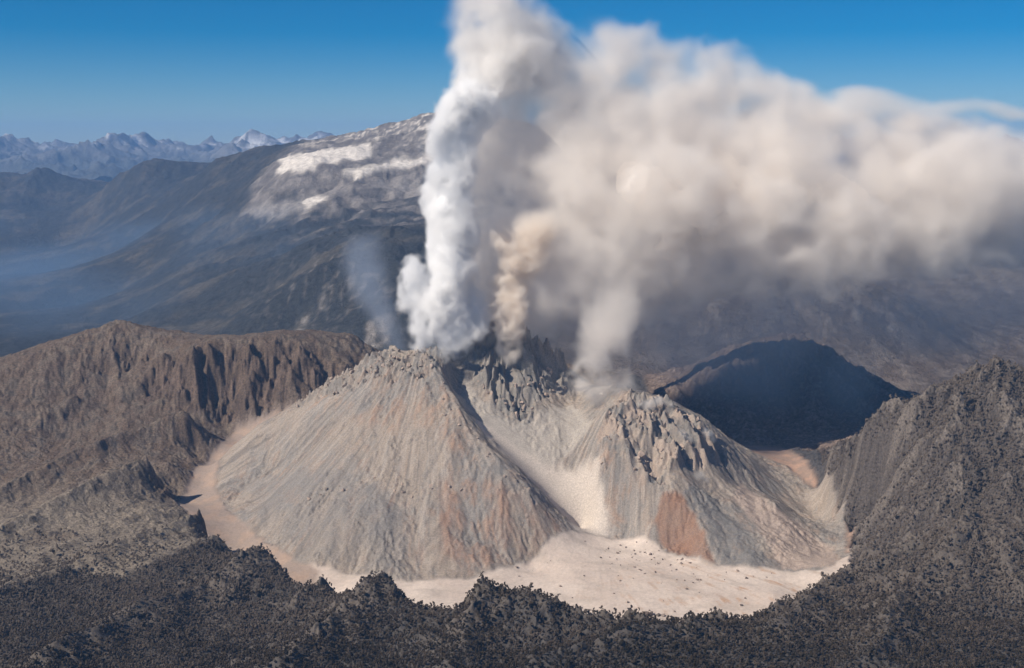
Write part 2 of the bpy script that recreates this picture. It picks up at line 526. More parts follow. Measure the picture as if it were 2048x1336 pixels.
h += knob_z * ((crag - 0.6) * 9 + (blocks - .2) * 9) * outc
h += floor_ * (fbm(X / 90, Y / 90, 5, 40) * 3.0 + np.abs(fbm(X / 30, Y / 30, 3, 46)) * .8)
spurs = np.zeros_like(h)
for rows, A, w in [([(378,856,5600),(300,878,5500),(200,908,5350),(100,948,5150),(0,998,4950),(-150,1058,4700)], 85, 62), ([(285,956,4950),(200,983,4800),(100,1028,4600),(0,1078,4400),(-150,1148,4150)], 80, 60),
                   ([(400,1058,4450),(300,1085,4260),(200,1120,4070),(150,1145,3960),(0,1190,3700)], 60, 60), ([(385,735,6000),(392,780,5930),(415,830,5850)], 60, 45), ([(240,760,6050),(245,820,5850),(255,870,5650)], 40, 60),
                   ([(545,700,6150),(570,760,6000)], 45, 40), ([(140,800,5800),(60,870,5500)], 35, 60), ([(360,960,5250),(250,1000,5000),(120,1030,4800)], 22, 45), ([(300,1040,4650),(180,1080,4420),(60,1120,4200)], 20, 45)]:
    wpts = [at(*r) for r in rows]
    dl = dist_line(wpts, X + 30 * fbm(X / 110, Y / 110, 3, 61), Y + 30 * fbm(X / 110 + 9, Y / 110, 3, 62))
    far_end = np.hypot(X - wpts[0][0], Y - wpts[0][1]) / (np.hypot(wpts[-1][0] - wpts[0][0], wpts[-1][1] - wpts[0][1]) + 1)
    spurs = np.maximum(spurs, A * np.exp(-(dl / w) ** 1.25) * (1 - .5 * np.clip(far_end, 0, 1)))
for rows, A, w in [([(770,1178,3560),(680,1245,3350),(620,1295,3150),(560,1345,2980)], 58, 62), ([(965,1179,3350),(940,1260,3150),(900,1340,2950)], 40, 55), ([(1400,1262,3090),(1330,1267,3050),(1200,1302,2950),(1060,1345,2840)], 50, 60),
                   ([(540,1127,4000),(400,1190,3750),(250,1250,3480),(80,1330,3130)], 55, 65), ([(1735,1134,3900),(1650,1200,3480),(1560,1270,3100)], 55, 62), ([(1940,1050,3800),(1880,1120,3600),(1800,1230,3350),(1750,1336,2900)], 60, 66), ([(2000,1062,3800),(2048,1180,3400)], 45, 55)]:
    wpts = [at(*r) for r in rows]
    dl = dist_line(wpts, X + 30 * fbm(X / 110, Y / 110, 3, 61), Y + 30 * fbm(X / 110 + 9, Y / 110, 3, 62))
    spurs = np.maximum(spurs, A * np.exp(-(dl / w) ** 1.25))
rim_hard = soft_mask(np.isin(LAB, (0, 1, 4)), 2)
h += spurs * rim_hard
h += rim * (1 - wall_steep) * (g_large * 12 + g_small * 6 + g_fine * 2.2 + rough * 9)
h += wall_steep * 7 * np.tanh(3 * perlin(H0 / 24 + 1.2 * fbm(X / 70, Y / 70, 3, 104), X / 300, 143))
h += wall_steep * (g_large * 38 + g_small * 15 + g_fine * 4 + rough * 26 + (crag - .6) * 18 + (blocks - .2) * 10)
hp = at(1988, 726, 4790)
h += hill * (g_large * 42 + g_small * 11 + rough * 12 + (crag - .6) * 10 - 26) + 34 * np.exp(-np.hypot(X - hp[0], Y - hp[1]) / 55)
h += rnd * (g_large * 24 + g_small * 8 + rough * 12)
h += fore * (g_large * 34 + g_small * 6 + rough * 16 - 14)
h += back * (g_large * 12 + rough * 24)
near.h = h

# base colours of the near ground (what the ground is made of, not how it is lit)
def C(r, g, b): return np.array([r, g, b], f32)
def mix(a, b, t): return a + (b - a) * np.asarray(t)[..., None]
n_big = fbm(X / 260, Y / 260, 4, 100); n_mid = fbm(X / 70, Y / 70, 4, 104); n_sml = fbm(X / 22, Y / 22, 3, 108)
streak = g_small * 0.6 + g_fine * 0.45 + n_sml * 0.45
band = g_large * .8 + n_mid * .5
col = np.zeros(X.shape + (3,), f32) + C(.075, .068, .064)
col = mix(col, C(.118, .10, .086), fore * smooth(2750, 3250, Y) * smooth(-.1, .5, n_big * .5 + g_large * .6 + spurs / 45))
rimc = mix(C(.145, .112, .090) + np.zeros_like(col), C(.205, .172, .145), smooth(-.3, .4, n_mid + .4 * n_big))
rimc = mix(rimc, C(.132, .103, .086), wall_steep)
strata = perlin(H0 / 17 + 1.2 * n_mid, X / 340, 141) + .6 * perlin(H0 / 7 + n_mid, X / 200, 142)
rimc = mix(rimc, C(.095, .072, .060), wall_steep * smooth(.05, .5, strata) * .7)
rimc = mix(rimc, C(.19, .145, .12), wall_steep * smooth(.1, .6, n_mid + streak * .4))
rimc = mix(rimc, C(.265, .235, .20), smooth(5300, 4500, Y) * smooth(-.6, .2, n_big + .3))
rimc = mix(rimc, C(.09, .078, .07), (1 - wall_steep) * smooth(.15, .5, n_mid - .3 * g_large) * 0.7)
col = mix(col, rimc * C(.86, .81, .75), rim)
col = mix(col, mix(C(.10, .085, .075) + np.zeros_like(col), C(.155, .132, .114), smooth(0, .6, g_large + .3 * n_mid)), hill)
col = mix(col, mix(C(.15, .112, .092) + np.zeros_like(col), C(.26, .20, .165), smooth(-.1, .5, n_sml + g_large * .5)), rnd)
col = mix(col, C(.08, .075, .075), back)
domec = mix(C(.345, .280, .228) + np.zeros_like(col), C(.275, .245, .220), smooth(-.5, .5, n_big * 1.4 + streak * .5))
domec = mix(domec, C(.37, .24, .165), smooth(.05, .6, n_mid * .8 + streak * .55 + n_big * .4) * .5)
domec = mix(domec, C(.19, .165, .148), smooth(.3, .8, -n_mid * .7 + streak * .8) * .7)
domec = mix(domec, C(.44, .38, .325), smooth(.4, .9, streak + n_mid * .3) * .6)
la = at(860, 700, 5200); ra = at(1290, 790, 5170); sa = at(1000, 690, 5300)
right_of = smooth(-60, 60, X - np.interp(Y, [4500, 4640, 4900, 5300], [200, 190, 20, -60]))
def rays(c, n1_, n2_, seed_):
    t_ = np.arctan2(X - c[0], c[1] - Y); r_ = np.hypot(X - c[0], Y - c[1])
    return perlin(t_ * n1_ + .15 * n_sml, r_ / 330, seed_) + .7 * perlin(t_ * n2_ + .2 * n_sml, r_ / 190, seed_ + 1) + .45 * perlin(t_ * n2_ * 2.1, r_ / 110, seed_ + 2)
chute = rays(la, 22, 60, 401) * (1 - right_of) + rays(ra, 24, 66, 411) * right_of
domec = mix(domec, C(.40, .335, .285), smooth(.1, .5, chute) * .7)
domec = mix(domec, C(.20, .17, .148), smooth(.1, .55, -chute) * .75)
domec = mix(domec, C(.36, .23, .16), smooth(.35, .8, rays(la, 14, 37, 421)) * (.25 + .5 * smooth(-.2, .4, n_big)))
rocky = np.clip(crown_r + spine_z + crown_l * .8 + nose_z * .5, 0, 1)
domec = mix(domec, C(.43, .33, .265), crown_r * smooth(-.3, .5, n_mid + .6 * n_sml) * .85)
domec = mix(domec, C(.20, .185, .17), rocky * smooth(.1, .6, -n_mid + .6 * n_sml) * .7)
domec = mix(domec, C(.235, .215, .195), spine_z * .6)
domec = mix(domec, C(.235, .212, .195), zone([(500,960),(600,940),(760,980),(820,1080),(800,1150),(640,1120),(520,1060)], soft=22) * np.clip(.55 + band * .5, 0, 1) * .8)
domec = mix(domec, C(.335, .205, .145), zone([(880,960),(960,960),(1060,1000),(1150,1060),(1060,1120),(940,1150),(880,1100)], soft=18) * np.clip(.35 + band * .6 + streak * .4, 0, 1) * .8)
domec = mix(domec, C(.385, .245, .17), zone([(700,840),(800,800),(890,770),(930,850),(960,930),(900,900),(850,850),(760,870)], soft=12) * np.clip(.3 + band * .6 + streak * .5, 0, 1) * .85)
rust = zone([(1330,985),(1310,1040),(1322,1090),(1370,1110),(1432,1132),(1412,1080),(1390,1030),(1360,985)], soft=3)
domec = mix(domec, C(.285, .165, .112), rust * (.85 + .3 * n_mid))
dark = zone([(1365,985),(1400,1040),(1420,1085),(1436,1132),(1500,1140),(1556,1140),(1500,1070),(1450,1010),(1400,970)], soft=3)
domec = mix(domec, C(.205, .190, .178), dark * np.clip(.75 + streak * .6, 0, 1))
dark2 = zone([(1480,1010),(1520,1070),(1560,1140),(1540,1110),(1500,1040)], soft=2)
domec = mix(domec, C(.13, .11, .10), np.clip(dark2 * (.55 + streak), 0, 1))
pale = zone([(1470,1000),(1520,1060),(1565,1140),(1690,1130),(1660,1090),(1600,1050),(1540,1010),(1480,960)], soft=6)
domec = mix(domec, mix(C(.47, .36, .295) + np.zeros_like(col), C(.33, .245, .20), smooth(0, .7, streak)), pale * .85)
domec = mix(domec, C(.60, .51, .44), chan)
bowl = zone([(900,770),(935,760),(960,800),(1030,850),(1080,820),(1140,810),(1190,840),(1150,900),(1090,930),(1030,890),(960,840)], soft=10)
domec = mix(domec, C(.44, .385, .335), bowl * .8)
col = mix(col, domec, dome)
fan = mix(C(.535, .445, .385) + np.zeros_like(col), C(.60, .51, .445), smooth(-.4, .4, n_big))
apex = near.hit(1180, 1050)
ang = np.arctan2(X - apex[0], apex[1] - Y + 1e-3); rad = np.hypot(X - apex[0], Y - apex[1])
ray_n = perlin(ang * 34, rad / 260, 130) + .6 * perlin(ang * 80, rad / 120, 131)
fan = mix(fan, C(.46, .29, .185), smooth(.05, .5, ray_n + .9 * n_mid - .15) * smooth(220, 600, rad) * smooth(-.6, .7, ang) * .9)
fan = mix(fan, C(.50, .43, .375), smooth(.0, .6, ray_n + .5 * n_sml) * smooth(60, 250, rad) * .7)
fan = mix(fan, C(.44, .375, .325), smooth(.0, .5, fbm(X / 150 + .002 * Y, Y / 60, 4, 134)) * .6)
fan = mix(fan, C(.40, .30, .25), smooth(.45, .9, perlin(X / 14, Y / 14, 133) + .5 * n_mid) * .5)
moat_l = zone([(470,880),(400,930),(350,1000),(390,1055),(450,1090),(560,1145),(640,1140),(600,1120),(520,1070),(450,1015),(440,950)], soft=8)
moat_l = np.maximum(moat_l, smooth(-600, -700, X) * smooth(5000, 5100, Y))
fan = mix(fan, mix(C(.31, .245, .205) + np.zeros_like(col), C(.365, .27, .212), smooth(-.2, .5, n_mid)), moat_l)
moat_r = smooth(4430, 4560, Y + 60 * n_mid) * smooth(600, 900, X)
fan = mix(fan, mix(C(.30, .215, .17) + np.zeros_like(col), C(.40, .26, .19), smooth(-.2, .5, n_mid + streak * .4)), moat_r)
col = mix(col, fan, floor_)
foot = smooth(.02, .5, floor_) * smooth(.02, .5, dome)
col = mix(col, col * C(.87, .90, .92), dome)
near.col = np.clip(col, .02, .8)
n_near, slope_near, hollow, spur_near = n_big, slope, g_large, spurs

TERRAIN = [
    ('forested_ridge', 0, 'dark forested ridge in the foreground, in front of the pale debris fan', 'ridge', ground_material('forest_floor', 7, .35, .7, 5)),
    ('caldera_rim_hill', 1, 'brown gullied caldera rim hill to the left of the lava dome', 'hill', ground_material('rim_ash', 10, .5, 1.0, 9)),
    ('lava_dome', 2, 'steep grey and rust lava dome steaming in the middle of the caldera', 'lava dome', ground_material('dome_talus', 6, .26, .55, 6)),
    ('caldera_floor', 3, 'pale pinkish debris fan and moat round the foot of the lava dome', 'caldera floor', ground_material('debris', 10, .12, .4, 5)),
    ('forested_hill', 4, 'ash-grey forested hill with rocky peak at the right edge', 'hill', ground_material('hill_forest', 8, .5, 1.0, 9)),
    ('round_hill', 5, 'dark rounded wooded hill lying in the cloud shadow behind the dome', 'hill', ground_material('shaded_wood', 14, .5, 1.0, 14)),
    ('valley_ground', 6, 'dark wooded valley ground behind the caldera', 'valley', ground_material('valley_wood', 14, .5, 1.0, 14)),
]
allq = grid_quads(*X.shape)
co = np.stack([X, Y, near.h], -1).reshape(-1, 3)
ql = LAB.reshape(-1)[allq[:, 0]]
flat_col = near.col.reshape(-1, 3)
OBJ = {}
for name, k, label, cat, mat in TERRAIN:
    q = allq[ql == k]
    ids, inv = np.unique(q, return_inverse=True)
    me = quads_mesh(name, co[ids], inv.reshape(-1, 4), flat_col[ids])
    OBJ[name] = tag(link(name, me, mat), label, cat, kind='structure')

# ------------------------------------------------------------------ MIDDLE DISTANCE: valley and the snow-capped volcano
P = []
ptz((0,690,260),(200,690,260),(0,640,240),(250,640,300),(0,600,230),(200,600,240),(-250,690,260),(-250,600,230),(0,550,230),(150,540,240),(0,500,250),(150,490,280),(-250,500,250))
pt((-300,350,26000),(0,346,26000),(60,350,26000),(85,338,26000),(110,350,26000),(190,372,25500),(240,347,23000),(285,333,22500),(320,348,22300),(370,354,21500),(410,343,20000),(450,331,18500),(550,318,17000))
pt((100,420,24000),(0,430,23000),(300,420,20500),(300,470,18500),(450,420,16000),(200,420,22500))
line([(560,320,16000),(650,298,16500),(700,287,16700),(740,273,16800),(820,244,17000),(860,231,17000),(885,222,17000)],2)
pt((560,352,15100),(720,330,15000),(850,322,15500),(680,350,14800),(620,400,14000),(800,380,14300),(500,430,14500),(650,430,13500),(750,452,12500),(830,450,12000),(650,480,11500),(450,530,12500),(600,520,11000),
   (770,455,10500),(740,475,10350),(820,470,10300),(700,490,10000),(620,560,9500),(800,560,9100),(720,650,8500),(820,660,8400),(500,620,10500),(350,560,12500),(300,620,11500),(600,640,9200),(400,660,10000),(900,640,8600))
world_pt((200,16800,2250),(900,16500,2000),(1800,16000,1700),(3000,15500,1400),(0,14500,1600),(900,13500,1300),(2000,13000,1050),(0,11500,1150),(700,11000,1000),(1600,11500,900),
         (4500,16000,1150),(6000,18000,900),(5000,12000,750))
pt((1300,590,9500),(1400,572,9500),(1550,562,9500),(1680,552,9500),(1730,565,9450),(1775,585,9400),(1820,630,9000),(1860,690,8600),(1500,640,8700),(1650,650,8600),(1300,640,8800),(1180,620,9400),(1080,640,9000),
   (2048,540,13000),(1950,560,12000),(2048,650,10000),(1900,610,11000),(1950,700,9000),(2200,520,13500),(2200,650,10000),(1100,700,8400),(1400,690,8400),(1600,700,8400))
for px in (-300, 0, 300, 600, 900, 1200, 1500, 1800, 2100, 2350):
    u = sight(px, 700)[0]
    P.append((u * 7800, 7800, 360 if not 600 < px < 1400 else 430))
    P.append((u * 32000, 32000, 900)); P.append((u * 28000, 28000, 1000 if px < 700 else 1100))
    if px > 1000: P.append((u * 21000, 21000, 1200))
for px, py, Yp, dz in ((285,333,22500,90),(85,338,26000,120),(430,333,19000,60),(240,352,23200,0),(180,372,25000,-150),(370,358,21800,-60)):
    a = at(px, py, Yp); P.append((a[0], a[1], a[2] + dz))
mid_field = Field(P, 120.0, 3000.0, 0.003)
Ym = np.geomspace(7750, 33000, 340)
mid = Sheet(Ym, np.linspace(-0.6, 0.6, 800))
mid.from_field(mid_field, 3)
X, Y = mid.X, mid.Y
gx, gy = mid.grad(); slope = np.hypot(gx, gy)
gl = gullies(X, Y, gx, gy, 900.0, 5, 160, 0.25, 0.55)
gs = gullies(X, Y, gx, gy, 240.0, 3, 180, 0.3, 0.6)
rough = fbm(X / 900, Y / 900, 6, 120)
rg = ridged(X / 1300, Y / 1300, 5, 140, .5)
H0 = mid.h.copy()
m_edge = smooth(7750, 8500, Y)
hi = smooth(450, 1100, H0)
mid.h = H0 + m_edge * ((gl * 38 + gs * 14) * (.25 + .75 * hi) + rough * (22 + 16 * hi) + (rg - .7) * 26 * hi * smooth(9000, 13000, Y))
wx2 = X + 110 * fbm(X / 260, Y / 260, 4, 150); wy2 = Y + 260 * fbm(X / 260 + 30, Y / 260, 4, 152)
n_big = fbm(X / 900, Y / 900, 4, 200); n_mid = fbm(X / 240, Y / 240, 4, 204); n_sml = fbm(X / 80, Y / 80, 3, 206)
volc_line = [at(420,470,13500), at(480,430,14500), at(540,330,16500), at(650,250,19000), (3500,19500,0), (3500,13500,0), at(850,450,12000), at(640,478,12300)]
is_volc = inside(volc_line, wx2, wy2)
col = np.zeros(X.shape + (3,), f32) + C(.040, .043, .046)
col = mix(col, C(.085, .078, .068), smooth(-.1, .6, n_big + n_mid * .6))
ashy = smooth(-200, 700, X) * smooth(14500, 11000, Y)
col = mix(col, mix(C(.115, .092, .078) + np.zeros_like(col), C(.165, .138, .12), smooth(-.3, .5, n_mid + .4 * gs)), ashy)
rock = soft_mask(is_volc, 10) * smooth(1100, 1500, mid.h + 260 * n_mid + 120 * n_big)
col = mix(col, mix(C(.15, .135, .125) + np.zeros_like(col), C(.25, .225, .205), smooth(-.2, .5, n_mid + .4 * gs)), rock)
def mzone(rows, soft=1, s=mid):
    return soft_mask(inside(hits(rows, s), wx2, wy2), soft)
ash_flat = mzone([(480,430),(500,415),(560,405),(620,395),(700,370),(800,355),(860,350),(860,400),(760,380),(700,375),(650,395),(620,420),(560,436),(500,440)])
col = mix(col, C(.30, .275, .255), ash_flat * .7)
ice = np.clip(mzone([(556,320),(600,308),(660,298),(740,290),(742,312),(715,320),(680,322),(640,328),(610,338),(585,348),(560,352)], 1)
              + mzone([(690,352),(730,335),(790,318),(860,305),(880,320),(850,328),(800,338),(750,345),(715,360)], 1)
              + mzone([(600,408),(630,396),(660,386),(655,396),(625,410)], 1), 0, 1)
upper = soft_mask(is_volc, 3) * smooth(1800, 2250, mid.h + 130 * n_mid + 60 * gs)
snow = np.clip(ice + upper * smooth(.0, .45, n_mid * .7 + n_sml * .9 - .3 * gs + .25 * perlin(X / 140, Y / 900, 230)) * .8, 0, 1)
col = mix(col, C(.72, .665, .60), snow)
scar_rows = [[(745,540),(735,570),(720,580),(725,555)], [(655,600),(648,622),(640,625),(645,605)], [(770,650),(745,665),(720,690),(735,690),(770,668),(800,640)], [(800,600),(790,620),(795,640),(806,615)],
             [(610,640),(600,655),(606,658)], [(1395,580),(1400,620),(1415,610)], [(1440,590),(1425,640),(1440,625)], [(1560,620),(1545,650),(1560,645)], [(1700,600),(1720,640),(1735,650),(1720,615)], [(1770,640),(1775,660),(1790,660)]]
for r in scar_rows:
    col = mix(col, C(.30, .27, .245), mzone(r, 1) * np.clip(.7 + n_sml, 0, 1))
speckle = smooth(.45, .8, ridged(X / 160, Y / 420, 3, 220) * .5 + n_sml * .5) * hi * smooth(12500, 9000, Y) * smooth(.2, .5, slope)
col = mix(col, C(.20, .18, .165), speckle * .7)
mid.col = np.clip(col, .02, .8)
allq = grid_quads(*X.shape)
co = np.stack([X, Y, mid.h], -1).reshape(-1, 3)
ML = np.where(is_volc, 1, 0)
ML = np.where(inside([at(1100,640,8500), at(1180,600,9600), at(1400,560,10200), at(1700,540,10300), at(1790,580,9900), at(1860,690,8500), at(1600,740,7900), at(1200,740,7900)], wx2, wy2), 2, ML)
ML = np.where(inside([at(390,700,8800), at(560,600,9700), at(640,500,10800), at(760,440,11500), (1400,11500,0), (1100,8000,0), at(700,740,8000)], wx2, wy2), 3, ML)
ML = np.where((ML == 0) & (Y > 17500) & (X < -1500), 4, ML)
ql = ML.reshape(-1)[allq[:, 0]]
for name, k, label, cat, mat in [
        ('forest_valley', 0, 'broad hazy blue forested valley beyond the caldera', 'valley', ground_material('far_forest', 60, .4, .8, 45)),
        ('snowy_volcano', 1, 'broad ash-streaked volcano with snowfields and glacier behind the steam column', 'volcano', ground_material('volcano_rock', 60, .3, .8, 40)),
        ('wooded_hill', 2, 'hazy wooded hill with pale scars under the ash cloud', 'hill', ground_material('scarred_wood', 40, .45, 1.0, 35)),
        ('scarred_hillside', 3, 'hillside with pale landslide scars behind the left rim and fumes', 'hill', ground_material('scarred_slope', 40, .4, 1.0, 35)),
        ('blue_foothill', 4, 'dark blue foothills at the far left end of the valley', 'hill', ground_material('foothill_wood', 80, .4, .8, 60))]:
    q = allq[ql == k]
    ids, inv = np.unique(q, return_inverse=True)
    OBJ[name] = tag(link(name, quads_mesh(name, co[ids], inv.reshape(-1, 4), mid.col.reshape(-1, 3)[ids]), mat), label, cat, kind='structure')

# ------------------------------------------------------------------ FAR RANGE on the horizon
far = Sheet(np.linspace(38000, 60000, 120), np.linspace(-0.6, 0.6, 860))
X, Y = far.X, far.Y
base = 700 + 1050 * smooth(38000, 50000, Y) - 300 * smooth(54000, 60000, Y)
rg = ridged(X / 5200, Y / 5200, 6, 300, .52)
h = base + (rg - .75) * 560 + 170 * fbm(X / 2600, Y / 2600, 5, 320) + 210 * (ridged(X / 1700, Y / 1700, 5, 350, .55) - .7)
for px, py, Yp, w in [(42,258,55000,900),(15,262,55000,1500),(200,270,52000,1100),(385,272,52000,800),(430,268,51000,1200),(527,274,52000,900),(660,270,54000,1600),(695,276,54000,900),(120,268,53000,1300),(340,272,53000,1200)]:
    a = at(px, py, Yp)
    d = np.hypot(X - a[0], Y - a[1])
    h += np.exp(-(d / w) ** 2) * 330
cap = CAM_Z + (sight(0, 266)[1]) * Y
h = np.where(h > cap, cap + (h - cap) * .6, h)
far.h = h
n1 = fbm(X / 1500, Y / 1500, 5, 330)
col = mix(C(.10, .105, .10) + np.zeros(X.shape + (3,), f32), C(.18, .175, .17), smooth(1300, 1800, h + 300 * n1))
col = mix(col, C(.62, .62, .62), smooth(.12, .36, fbm(X / 900, Y / 900, 4, 340)) * smooth(1700, 2000, h + 200 * n1))
far.col = col
q = grid_quads(*X.shape)
OBJ['mountain_range'] = tag(link('mountain_range', quads_mesh('mountain_range', np.stack([X, Y, h], -1).reshape(-1, 3), q, col.reshape(-1, 3)), ground_material('range_rock', 300, .35, .8, 200)),
                            'jagged hazy blue mountain range along the horizon at the left', 'mountain range', kind='structure')
me = bpy.data.meshes.new('ground')
me.from_pydata([(-78000, -20000, 60), (78000, -20000, 60), (78000, 78000, 60), (-78000, 78000, 60)], [], [(0, 1, 2, 3)])
gm, t, out = nodes('lowland')
b = t.nodes.new('ShaderNodeBsdfPrincipled'); n = t.nodes.new('ShaderNodeTexNoise'); n.inputs['Scale'].default_value = 0.001; n.inputs['Detail'].default_value = 8
g_ = t.nodes.new('ShaderNodeNewGeometry'); t.links.new(g_.outputs['Position'], n.inputs['Vector'])
rmp = t.nodes.new('ShaderNodeValToRGB'); rmp.color_ramp.elements[0].color = (.045, .05, .045, 1); rmp.color_ramp.elements[1].color = (.09, .085, .075, 1)
t.links.new(n.outputs['Fac'], rmp.inputs[0]); t.links.new(rmp.outputs[0], b.inputs['Base Color']); b.inputs['Roughness'].default_value = 1
t.links.new(b.outputs[0], out.inputs['Surface'])
tag(link('ground', me, gm), 'dark lowland ground reaching to the horizon', 'ground', kind='structure')

# ------------------------------------------------------------------ haze
HAZE = 1.55e-5
hx0, hx1, hy0, hy1, hz0, hz1 = -79000, 79000, -21000, 79000, 58, 3300
hv = [(x, y, z) for z in (hz0, hz1) for (x, y) in ((hx0, hy0), (hx1, hy0), (hx1, hy1), (hx0, hy1))]
me = bpy.data.meshes.new('haze')
me.from_pydata(hv, [], [(3, 2, 1, 0), (4, 5, 6, 7), (0, 1, 5, 4), (1, 2, 6, 5), (2, 3, 7, 6), (3, 0, 4, 7)])
hm, t, out = nodes('haze')
pv = t.nodes.new('ShaderNodeVolumePrincipled')
pv.inputs['Color'].default_value = (.28, .54, 1.0, 1)
pv.inputs['Density'].default_value = HAZE
t.links.new(pv.outputs[0], out.inputs['Volume'])
tag(link('haze', me, hm), 'thin blue haze filling the air over the valleys', 'haze', kind='stuff')
#@@VOL@@
# ------------------------------------------------------------------ steam and ash: densities worked out on a grid and handed to a volume
def noise3(shape, origin, voxel, cell, seed):
    """smooth value noise about 0 on a grid, separable cubic upsampling of a random lattice fixed in the world"""
    idx = []
    for k in range(3):
        p = (origin[k] + np.arange(shape[k]) * voxel) / cell
        lo = int(np.floor(p[0])) - 1
        idx.append((p - lo, lo, int(np.ceil(p[-1])) - lo + 3))
    g = np.random.default_rng(seed).standard_normal([i[2] for i in idx]).astype(f32)
    for k in range(3):
        s, _, n = idx[k]
        i = np.clip(np.floor(s).astype(int), 1, n - 3); t = (s - i).astype(f32)
        g = np.moveaxis(g, k, 0)
        sh = (len(t),) + (1,) * (g.ndim - 1)
        t = t.reshape(sh)
        p0, p1, p2, p3 = g[i - 1], g[i], g[i + 1], g[i + 2]
        # cubic B-spline
        g = ((1 - t) ** 3 * p0 + (3 * t ** 3 - 6 * t ** 2 + 4) * p1 + (-3 * t ** 3 + 3 * t ** 2 + 3 * t + 1) * p2 + t ** 3 * p3) / 6
        g = np.moveaxis(g, 0, k)
    return g * 1.9


def puff_field(puffs, voxel, noises, warp=0.0, warp_cell=200.0, seed=1, k=30.0, extra=0):
    """signed distance in metres to a smooth union of puffs (x, y, z, r, sx, sy, sz), roughened by noises [(cell, amplitude, billow)]"""
    a = np.array(puffs, dtype=np.float64)
    pad = sum(n[1] for n in noises) * 0.8 + warp * 0.7 + voxel + extra
    lo = (a[:, :3] - a[:, 3:4] * a[:, 4:7]).min(0) - pad
    hi = (a[:, :3] + a[:, 3:4] * a[:, 4:7]).max(0) + pad
    n = np.maximum(np.ceil((hi - lo) / voxel).astype(int) + 1, 3)
    ax = [(lo[i] + np.arange(n[i]) * voxel).astype(f32) for i in range(3)]
    gx, gy, gz = [x.reshape([-1 if i == j else 1 for j in range(3)]) for i, x in enumerate(ax)]
    if warp:
        wxx = gx + warp * noise3(n, lo, voxel, warp_cell, seed); wyy = gy + warp * noise3(n, lo, voxel, warp_cell, seed + 1); wzz = gz + warp * noise3(n, lo, voxel, warp_cell, seed + 2)
    else:
        wxx, wyy, wzz = gx, gy, gz
    acc = np.zeros(n, f32)
    for x, y, z, r, sx, sy, sz in a:
        d = np.sqrt(((wxx - x) / sx) ** 2 + ((wyy - y) / sy) ** 2 + ((wzz - z) / sz) ** 2) - r
        acc += np.exp(np.clip(-d / k, -30, 30))
    d = (-k * np.log(acc + 1e-12)).astype(f32)
    base = d.copy()
    for i, (cell, amp, billow) in enumerate(noises):
        q = noise3(n, lo, voxel, cell, seed + 10 + i)
        d += amp * (billow * (np.abs(q) * 1.6 - 0.7) + (1 - billow) * q)
    return d, base, lo, n, gz


def density_group(name, lo, hi, n, mode, thr=0.5, mat=None, src=None):
    """geometry nodes: the mesh's 'dens' values, one per grid point, become a volume (or the surface of one)"""
    g = bpy.data.node_groups.new(name, 'GeometryNodeTree')
    g.interface.new_socket('Geometry', in_out='INPUT', socket_type='NodeSocketGeometry')
    g.interface.new_socket('Geometry', in_out='OUTPUT', socket_type='NodeSocketGeometry')
    N = g.nodes.new; L = g.links.new
    gi = N('NodeGroupInput'); go = N('NodeGroupOutput')
    pos = N('GeometryNodeInputPosition')
    sub = N('ShaderNodeVectorMath'); sub.operation = 'SUBTRACT'; sub.inputs[1].default_value = lo
    L(pos.outputs[0], sub.inputs[0])
    mul = N('ShaderNodeVectorMath'); mul.operation = 'MULTIPLY'
    mul.inputs[1].default_value = [(n[i] - 1) / (hi[i] - lo[i]) for i in range(3)]
    L(sub.outputs[0], mul.inputs[0])
    half = N('ShaderNodeVectorMath'); half.operation = 'ADD'; half.inputs[1].default_value = (.5, .5, .5)
    L(mul.outputs[0], half.inputs[0])
    fl = N('ShaderNodeVectorMath'); fl.operation = 'FLOOR'; L(half.outputs[0], fl.inputs[0])
    sep = N('ShaderNodeSeparateXYZ'); L(fl.outputs[0], sep.inputs[0])
    m1 = N('ShaderNodeMath'); m1.operation = 'MULTIPLY_ADD'; m1.inputs[1].default_value = n[1]
    L(sep.outputs[0], m1.inputs[0]); L(sep.outputs[1], m1.inputs[2])
    # index = (ix * ny + iy) * nz + iz, kept exact by whole numbers below 2**24
    m2 = N('ShaderNodeMath'); m2.operation = 'MULTIPLY_ADD'; m2.inputs[1].default_value = n[2]
    L(m1.outputs[0], m2.inputs[0]); L(sep.outputs[2], m2.inputs[2])
    att = N('GeometryNodeInputNamedAttribute'); att.data_type = 'FLOAT'; att.inputs['Name'].default_value = 'dens'
    si = N('GeometryNodeSampleIndex'); si.data_type = 'FLOAT'; si.domain = 'POINT'; si.clamp = True
    if src is not None:
        inf = N('GeometryNodeObjectInfo'); inf.inputs['Object'].default_value = src
        L(inf.outputs['Geometry'], si.inputs[0])
    else:
        L(gi.outputs[0], si.inputs[0])
    L(att.outputs[0], si.inputs[1])
    L(m2.outputs[0], si.inputs['Index'])
    vc = N('GeometryNodeVolumeCube')
    L(si.outputs[0], vc.inputs['Density'])
    vc.inputs['Background'].default_value = 0.0
    vc.inputs['Min'].default_value = lo; vc.inputs['Max'].default_value = hi
    for i, ax in enumerate('XYZ'):
        vc.inputs['Resolution ' + ax].default_value = int(n[i])
    if mode == 'mesh':
        vm = N('GeometryNodeVolumeToMesh'); vm.inputs['Threshold'].default_value = thr; vm.inputs['Adaptivity'].default_value = 0.05
        L(vc.outputs[0], vm.inputs[0]); L(vm.outputs[0], go.inputs[0])
    else:
        sm = N('GeometryNodeSetMaterial'); sm.inputs['Material'].default_value = mat
        L(vc.outputs[0], sm.inputs[0]); L(sm.outputs[0], go.inputs[0])
    return g


